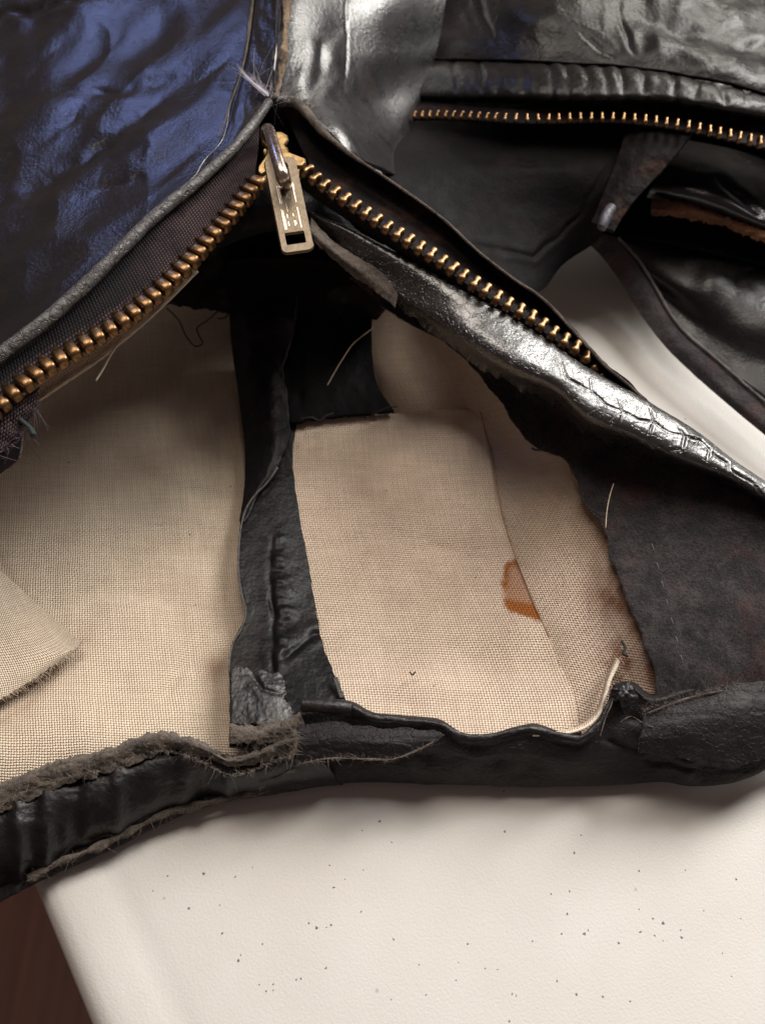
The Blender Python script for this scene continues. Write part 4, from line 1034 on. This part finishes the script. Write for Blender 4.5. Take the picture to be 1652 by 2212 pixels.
surf('belt', [
    [(1470, 298, 3.9), (1560, 315, 3.8), (1652, 340, 3.4), (1850, 400, 2.5)],
    [(1455, 330, 4.1), (1550, 348, 4.05), (1652, 375, 3.65), (1850, 440, 2.7)],
    [(1425, 372, 4.05), (1535, 395, 4.08), (1652, 432, 3.68), (1850, 500, 2.8)],
    [(1405, 405, 3.75), (1520, 436, 3.75), (1652, 484, 3.45), (1850, 560, 2.6)],
    [(1395, 425, 3.4), (1510, 458, 3.1), (1652, 510, 2.85), (1850, 590, 2.2)]],
    140, 110, M_PATENT, jacket, thick=0.14, disp=lambda u, v: 0.016 * fbm(u / 60, v / 30, 161, 2) + crease(u, v, [(1540, 380), (1600, 430), (1652, 470)], 9, 0.06), label='shiny black rolled belt leather with blue-white glint')
surf('torn_strip', [
    [(1412, 425, 3.55), (1470, 435, 3.45), (1540, 458, 3.4), (1600, 480, 3.3), (1700, 512, 3.15)],
    [(1408, 447, 3.5), (1470, 455, 3.4), (1540, 472, 3.3), (1600, 492, 3.2), (1700, 530, 3.05)],
    [(1406, 462, 3.3), (1470, 470, 3.2), (1540, 482, 3.15), (1600, 504, 3.05), (1700, 545, 2.85)]],
    110, 26, [M_RUST, M_RUST, M_RAW], jacket, thick=0.10, disp=lambda u, v: 0.07 * fbm(u / 30, v / 14, 171, 3), ragged=[('r0', 8, 0.06), ('r1', 8, 0.06), ('c0', 6, 0.1)], label='torn brown bare leather strip under the belt')
surf('sleeve', [
    [(1330, 430, 2.9), (1500, 445, 2.6), (1652, 480, 2.3), (1850, 570, 1.8)],
    [(1310, 490, 2.4), (1440, 520, 1.9), (1580, 560, 1.8), (1850, 660, 1.4)],
    [(1318, 525, 1.9), (1420, 590, 1.4), (1540, 640, 1.4), (1850, 760, 1.2)],
    [(1345, 555, 1.1), (1430, 640, 0.7), (1530, 720, 0.6), (1850, 900, 0.6)],
    [(1350, 570, 0.9), (1440, 690, 0.45), (1540, 775, 0.32), (1680, 875, 0.3), (1850, 1000, 0.3)]],
    180, 160, M_SLEEVE, jacket, thick=0.14, disp=lambda u, v: 0.14 * fbm(u / 110, v / 95, 181, 1) + 0.10 * np.exp(-(((u - 1535) / 26) ** 2 + ((v - 605) / 34) ** 2)) + crease(u, v, [(1570, 640), (1600, 600), (1660, 560)], 10, 0.08), label='dark crumpled leather sleeve at the right edge')
surf('sleeve_hem', [
    [(1285, 500, 2.9), (1335, 515, 2.5), (1375, 560, 1.9), (1415, 625, 1.55), (1460, 700, 1.35), (1530, 765, 1.25), (1610, 835, 1.15), (1700, 915, 1.1), (1860, 1050, 1.0)],
    [(1275, 512, 2.8), (1322, 535, 2.4), (1362, 585, 1.85), (1402, 650, 1.55), (1450, 722, 1.4), (1520, 792, 1.3), (1590, 862, 1.2), (1690, 945, 1.1), (1860, 1080, 1.0)],
    [(1270, 525, 2.5), (1305, 560, 2.1), (1342, 612, 1.6), (1385, 680, 1.3), (1438, 750, 1.15), (1505, 815, 1.05), (1570, 872, 1.0), (1670, 955, 0.9), (1850, 1110, 0.8)]],
    260, 40, [M_SUEDE, M_SUEDE, M_RAW], jacket, thick=0.12, disp=lambda u, v: 0.03 * fbm(u / 40, v / 40, 191, 3), label='grey-brown cut hem of the sleeve over the table')
tube('hem_edge', [(1335, 512, 2.57), (1378, 560, 1.96), (1418, 625, 1.62), (1462, 698, 1.42), (1532, 763, 1.32), (1612, 833, 1.22), (1702, 912, 1.17), (1860, 1045, 1.07)], 0.05, M_RAWGREY, jacket, nseg=200, ns=8, wob=0.5)

# --- waistband
TOPW = [(-300, 1830, 1.9), (-120, 1750, 2.0), (0, 1702, 2.05), (110, 1655, 2.05), (210, 1632, 2.05), (300, 1600, 2.05), (352, 1588, 2.1), (400, 1598, 2.1), (450, 1618, 2.05), (490, 1640, 2.0), (540, 1632, 2.1), (600, 1606, 2.15), (645, 1590, 2.15)]
BOTW = [(-300, 2130, 0.25), (-120, 2020, 0.25), (0, 1950, 0.25), (60, 1918, 0.25), (120, 1890, 0.25), (250, 1832, 0.28), (350, 1782, 0.3), (450, 1742, 0.32), (600, 1716, 0.35), (680, 1702, 0.35), (740, 1696, 0.35)]
tw_, bw_ = resample(TOPW, 90), resample(BOTW, 90)
f0 = tw_ + np.array([0, -8, -0.55]); f1 = tw_; f2 = tw_ * .78 + bw_ * .22 + np.array([0, 0, 0.16])
surf('raw_fringe', [f0.tolist(), f1.tolist(), f2.tolist()], 340, 50, M_RAW, jacket, thick=0.10,
     disp=lambda u, v: 0.06 * fbm(u / 26, v / 20, 201, 3) + 0.03 * fbm(u / 9, v / 9, 203, 2), ragged=[('r1', 14, 0.04), ('r0', 8, 0.05)], label='grey-brown torn top edge of the waistband, left half')
g1 = tw_ * .84 + bw_ * .16 + np.array([0, 0, -0.04]); g2 = tw_ * .70 + bw_ * .30 + np.array([0, 0, 0.20]); g3 = tw_ * .42 + bw_ * .58 + np.array([0, 0, 0.34]); g4 = tw_ * .18 + bw_ * .82 + np.array([0, 0, 0.16]); g5 = tw_ * .12 + bw_ * .88 + np.array([0, 0, -0.05])
def band_disp(u, v):
    d = 0.09 * fbm(u / 85, v / 75, 211, 2) + 0.010 * fbm(u / 24, v / 24, 213, 3)
    for (x, y, a) in ((40, 1790, .14), (100, 1770, .12), (165, 1740, -.08), (255, 1720, .10), (400, 1690, .09), (440, 1680, -.08), (495, 1672, .10)):
        d = d + a * np.exp(-((u - x) / 18) ** 2)
    return d
surf('waistband', [g1.tolist(), g2.tolist(), g3.tolist(), g4.tolist(), g5.tolist()], 320, 100, M_BAND, jacket, thick=0.10, disp=band_disp, label='creased black leather waistband, left half')
h1 = tw_ * .22 + bw_ * .78 + np.array([0, 0, -0.16]); h2 = tw_ * .06 + bw_ * .94 + np.array([0, 0, 0.06]); h3 = bw_; h4 = bw_ + np.array([0, -26, -0.18])
surf('waistband_lining', [h1.tolist(), h2.tolist(), h3.tolist(), h4.tolist()], 260, 50, M_SUEDE, jacket, thick=0.06, disp=lambda u, v: 0.03 * fbm(u / 30, v / 30, 217, 3), label='dark under layer along the bottom of the waistband')
le = resample([(60, 1900, 0.55), (110, 1872, 0.6), (180, 1842, 0.62), (250, 1812, 0.62), (300, 1785, 0.62), (350, 1762, 0.62), (420, 1742, 0.62), (500, 1722, 0.62), (560, 1708, 0.62), (620, 1692, 0.62)], 120)
tube('raw_edge', le.tolist(), lambda t: 0.085 + 0.03 * math.sin(23 * t) + 0.02 * math.sin(51 * t), M_RAW, jacket, nseg=260, ns=10, wob=1.0, flat=0.7, label='pale torn lower edge of the waistband')
lw = unproj(le[:, 0], le[:, 1], le[:, 2] + 0.05)
fringe('frayed_edge', lw, np.tile([0, -0.4, 0.25], (120, 1)), 700, 0.085, 0.0045, M_GREYFRAY, jacket, seed=8, spread=0.7)
te = resample([(u, v, z + 0.05) for u, v, z in TOPW], 160)
fringe('frayed_edge', unproj(te[:, 0], te[:, 1], te[:, 2]), np.tile([0, 0.35, 0.4], (160, 1)), 1300, 0.085, 0.0045, M_GREYFRAY, jacket, seed=9, spread=0.8)
te2 = resample([(u, v + 34, z - 0.06) for u, v, z in TOPW], 160)
fringe('frayed_edge', unproj(te2[:, 0], te2[:, 1], te2[:, 2] + 0.1), np.tile([0, -0.3, 0.3], (160, 1)), 1100, 0.085, 0.0045, M_GREYFRAY, jacket, seed=10, spread=0.9)

# right half
TOPR = [(560, 1600, 2.05), (640, 1545, 2.1), (700, 1528, 2.1), (760, 1528, 2.1), (800, 1548, 2.05), (870, 1556, 2.0), (950, 1566, 2.0), (1000, 1592, 1.95), (1060, 1594, 1.95), (1110, 1580, 2.0), (1150, 1574, 2.0), (1200, 1588, 1.95), (1255, 1596, 1.95), (1292, 1568, 2.05), (1315, 1520, 2.2), (1332, 1485, 2.3), (1360, 1480, 2.3), (1400, 1508, 2.2), (1470, 1492, 2.15), (1540, 1468, 2.15), (1610, 1450, 2.15), (1700, 1440, 2.1), (1850, 1420, 2.0)]
BOTR = [(560, 1722, 0.35), (640, 1708, 0.35), (720, 1696, 0.35), (850, 1691, 0.35), (1000, 1695, 0.35), (1200, 1700, 0.35), (1350, 1696, 0.38), (1430, 1690, 0.45), (1500, 1698, 0.5), (1600, 1688, 0.6), (1652, 1664, 0.75), (1720, 1630, 0.9), (1850, 1560, 1.0)]
tr_, br_ = resample(TOPR, 160), resample(BOTR, 160)
a0 = tr_ + np.array([2, -10, -0.30]); a1 = tr_; a2 = tr_ * .86 + br_ * .14 + np.array([0, 0, 0.10]); a3 = tr_ * .55 + br_ * .45 + np.array([0, 0, 0.32]); a4 = tr_ * .22 + br_ * .78 + np.array([0, 0, 0.20]); a5 = br_; a6 = br_ + np.array([0, -24, -0.22])
def bandR(u, v):
    d = 0.06 * fbm(u / 140, v / 60, 221, 2) + 0.010 * fbm(u / 50, v / 12, 223, 3)
    d += crease(u, v, [(640, 1640), (800, 1622), (1000, 1640), (1200, 1655)], 14, 0.12, 0.5)
    d += crease(u, v, [(1300, 1590), (1340, 1610), (1400, 1625)], 8, 0.08) + crease(u, v, [(1390, 1640), (1470, 1652), (1520, 1670)], 6, 0.07)
    d += crease(u, v, [(1350, 1545), (1380, 1560), (1420, 1600)], 8, 0.08)
    d += 0.09 * np.exp(-((u - 1482) / 20) ** 2) * np.exp(-((v - 1665) / 25) ** 2)
    return d
surf('waistband', [x.tolist() for x in (a0, a1, a2, a3, a4, a5, a6)], 420, 120, [M_BANDGREY, M_SUEDE, M_RAW], jacket, thick=0.10, disp=bandR, label='dry dark grey waistband, right half, with torn upper layer')
# torn outer skin lying over the band
surf('torn_skin', [
    [(645, 1568, 2.30), (720, 1560, 2.34), (800, 1572, 2.34), (880, 1574, 2.32), (960, 1586, 2.28)],
    [(640, 1600, 2.26), (720, 1596, 2.32), (800, 1604, 2.34), (880, 1604, 2.30), (950, 1598, 2.26)],
    [(635, 1650, 1.95), (700, 1640, 2.05), (770, 1636, 2.1), (850, 1640, 2.1), (935, 1606, 2.24)]],
    140, 60, [M_BANDGREY, M_RAW, M_RAW], jacket, thick=0.06, disp=lambda u, v: 0.02 * fbm(u / 60, v / 16, 231, 2) + 0.02, ragged=[('r1', 16, 0.03), ('r0', 7, 0.04)])
surf('torn_skin', [
    [(1390, 1545, 2.30), (1450, 1520, 2.36), (1520, 1500, 2.36), (1590, 1478, 2.36), (1720, 1462, 2.30)],
    [(1385, 1590, 2.20), (1450, 1575, 2.3), (1530, 1560, 2.3), (1610, 1545, 2.3), (1720, 1530, 2.2)],
    [(1380, 1625, 1.95), (1460, 1632, 1.9), (1540, 1660, 1.7), (1610, 1655, 1.7), (1740, 1600, 1.8)]],
    140, 70, [M_BANDGREY, M_RAW, M_RAW], jacket, thick=0.07, disp=lambda u, v: 0.022 * fbm(u / 90, v / 30, 233, 2) + 0.01, ragged=[('r1', 12, 0.03), ('r0', 8, 0.03), ('c0', 8, 0.05)])
for pts, r in (([(1296, 1590, 2.32), (1308, 1550, 2.38), (1322, 1512, 2.42), (1318, 1488, 2.45)], .028), ([(1340, 1560, 2.3), (1362, 1548, 2.36), (1385, 1560, 2.36), (1410, 1572, 2.3)], .03),
               ([(1400, 1540, 2.42), (1450, 1520, 2.44), (1510, 1502, 2.44), (1560, 1492, 2.42)], .035), 
               
               ([(650, 1650, 2.1), (700, 1640, 2.2), (790, 1640, 2.2), (850, 1640, 2.2), (900, 1622, 2.25), (935, 1604, 2.28)], .035), ([(560, 1706, 1.2), (600, 1680, 1.4), (640, 1668, 1.5), (660, 1684, 1.3)], .05)):
    tube('raw_edge', pts, lambda t, r=r: 0.6 * r * (0.4 + 0.8 * abs(math.sin(9 * t + r * 90))), M_RAW, jacket, nseg=70, ns=7, wob=1.0, flat=0.6)
# wavy lip along the canvas
lip = [(u, v, z + 0.10) for u, v, z in TOPR[3:17]]
tube('waistband_lip', lip, lambda t: 0.075 + 0.02 * math.sin(19 * t), M_BAND, jacket, nseg=240, ns=10, wob=0.8, flat=0.5, label='thin folded lip along the canvas')
tube('seam_stub', [(652, 1522, 2.45), (690, 1524, 2.5), (730, 1528, 2.5), (758, 1532, 2.45)], lambda t: 0.19 - 0.05 * abs(t - .5), M_BAND, jacket, nseg=40, ns=14, wob=0.25, flat=0.8, label='short rolled seam end on the waistband')
surf('seam_tag', [[(718, 1462, 1.75), (730, 1464, 1.75)], [(728, 1490, 1.75), (738, 1490, 1.75)], [(734, 1508, 1.75), (744, 1508, 1.75)]], 12, 30, M_BAND, jacket, thick=0.06)
# knot of torn leather where strip meets band
def lump(name, u, v, z, r, mat, label=None, sd=0.0, amp=0.5):
    c = P(u, v, z)
    bm = bmesh.new(); bmesh.ops.create_icosphere(bm, subdivisions=4, radius=1)
    vs = np.array([x.co[:] for x in bm.verts])
    k = 1 + amp * fbm(vs[:, 0] * 1.6 + sd, vs[:, 1] * 1.6, vs[:, 2] * 1.6, 4)
    for x, q, w in zip(bm.verts, vs, k): x.co = Vector((c + q * w * np.array(r)) * 0.01)
    me = bpy.data.meshes.new(name); bm.to_mesh(me); bm.free(); me.materials.append(mat)
    me.polygons.foreach_set('use_smooth', np.ones(len(me.polygons), bool))
    o = bpy.data.objects.new(name, me); COL.objects.link(o); o.parent = jacket
    if label: o['label'] = label
    return o
surf('worn_patch', [
    [(499, 1440, 1.88), (540, 1446, 1.9), (585, 1452, 1.9), (610, 1462, 1.85)],
    [(499, 1500, 1.98), (545, 1505, 2.04), (590, 1508, 2.1), (620, 1512, 2.05)],
    [(497, 1560, 2.0), (545, 1566, 2.1), (595, 1562, 2.16), (640, 1552, 2.15)]],
    90, 80, [M_WORN, M_RAW, M_RAW], jacket, thick=0.05, disp=lambda u, v: 0.03 * fbm(u / 22, v / 30, 241, 3) + crease(u, v, [(540, 1450), (565, 1490), (610, 1500)], 6, 0.08), ragged=[('r1', 10, 0.05), ('c1', 14, 0.05), ('r0', 14, 0.05)], label='grey scuffed patch at the foot of the seam strip')
surf('raw_fringe', [
    [(496, 1562, 1.98), (550, 1566, 2.08), (600, 1558, 2.16), (648, 1540, 2.12)],
    [(496, 1584, 2.06), (552, 1586, 2.18), (604, 1578, 2.26), (656, 1562, 2.2)],
    [(495, 1606, 1.95), (552, 1606, 2.05), (608, 1602, 2.12), (652, 1600, 2.1)]],
    90, 30, M_RAW, jacket, thick=0.06, disp=lambda u, v: 0.06 * fbm(u / 18, v / 14, 243, 3), ragged=[('r0', 8, 0.08), ('r1', 8, 0.08)], label='torn suede edge across the foot of the seam strip')
lump('torn_clump', 632, 1570, 2.15, (0.28, 0.24, 0.16), M_RAW, None, 7.0, 0.5)
lump('torn_clump', 1345, 1500, 2.4, (0.26, 0.24, 0.24), M_BAND, None, 9.0, 0.7)
kn = resample([(500, 1600, 2.2), (560, 1592, 2.3), (610, 1560, 2.4), (640, 1590, 2.35), (625, 1640, 2.2)], 60)
fringe('frayed_edge', unproj(kn[:, 0], kn[:, 1], kn[:, 2]), np.tile([0, -0.3, 0.6], (60, 1)), 600, 0.10, 0.0045, M_GREYFRAY, jacket, seed=12, spread=1.0)
for e, sd, nn_ in (([(640, 1650, 2.1), (700, 1642, 2.2), (770, 1638, 2.25), (850, 1640, 2.2), (935, 1606, 2.3)], 13, 220), ([(1390, 1535, 2.4), (1450, 1515, 2.45), (1520, 1495, 2.45), (1590, 1475, 2.4)], 14, 260), ([(1290, 1570, 2.2), (1310, 1530, 2.3), (1330, 1490, 2.4)], 15, 90)):
    q = resample(e, 60)
    fringe('frayed_edge', unproj(q[:, 0], q[:, 1], q[:, 2]), np.tile([0, 0.1, 0.5], (60, 1)), nn_, 0.08, 0.004, M_GREYFRAY, jacket, seed=sd, spread=0.9)
# --- loose threads
def thread(pts, r, m, label=None): return tube('loose_thread', pts, r, m, jacket, nseg=60, ns=6, label=label)
thread([(360, 665, 2.6), (385, 690, 2.4), (405, 730, 2.2), (425, 748, 2.1), (437, 742, 2.1), (430, 725, 2.15), (425, 712, 2.2), (450, 690, 2.4), (475, 668, 2.6)], 0.022, M_BLKTHREAD, 'black looped thread hanging over the canvas')
thread([(470, 672, 2.6), (482, 668, 2.6), (492, 676, 2.5), (488, 684, 2.5), (470, 688, 2.4)], 0.022, M_BLKTHREAD)
thread([(806, 708, 2.6), (790, 720, 2.7), (765, 740, 2.6), (740, 775, 2.4), (722, 805, 2.2), (707, 832, 2.0)], 0.013, M_COTTON, 'fine pale thread on the black leather patch')
thread([(650, 905, 1.75), (672, 902, 1.8), (690, 908, 1.7), (705, 898, 1.75), (720, 893, 1.75)], 0.03, M_BLKTHREAD)
thread([(1325, 1045, 3.35), (1316, 1075, 3.3), (1310, 1110, 3.2), (1308, 1140, 3.1)], 0.014, M_COTTON, 'pale thread end on the suede facing')
thread([(1148, 968, 3.25), (1160, 972, 3.25), (1175, 966, 3.3)], 0.03, M_BLKTHREAD)
thread([(1262, 1082, 3.05), (1270, 1098, 3.0), (1285, 1105, 3.0), (1300, 1116, 3.0)], 0.022, M_BLKTHREAD)
thread([(1343, 1385, 2.45), (1350, 1400, 2.5), (1346, 1412, 2.5), (1356, 1418, 2.5)], 0.035, M_BLKTHREAD, 'black thread knot on the canvas near the waistband')
thread([(790, 905, 1.6), (840, 880, 1.7), (858, 878, 1.7)], 0.02, M_BLKTHREAD)
thread([(885, 1452, 1.35), (890, 1458, 1.38), (897, 1452, 1.35)], 0.02, M_BLKTHREAD)
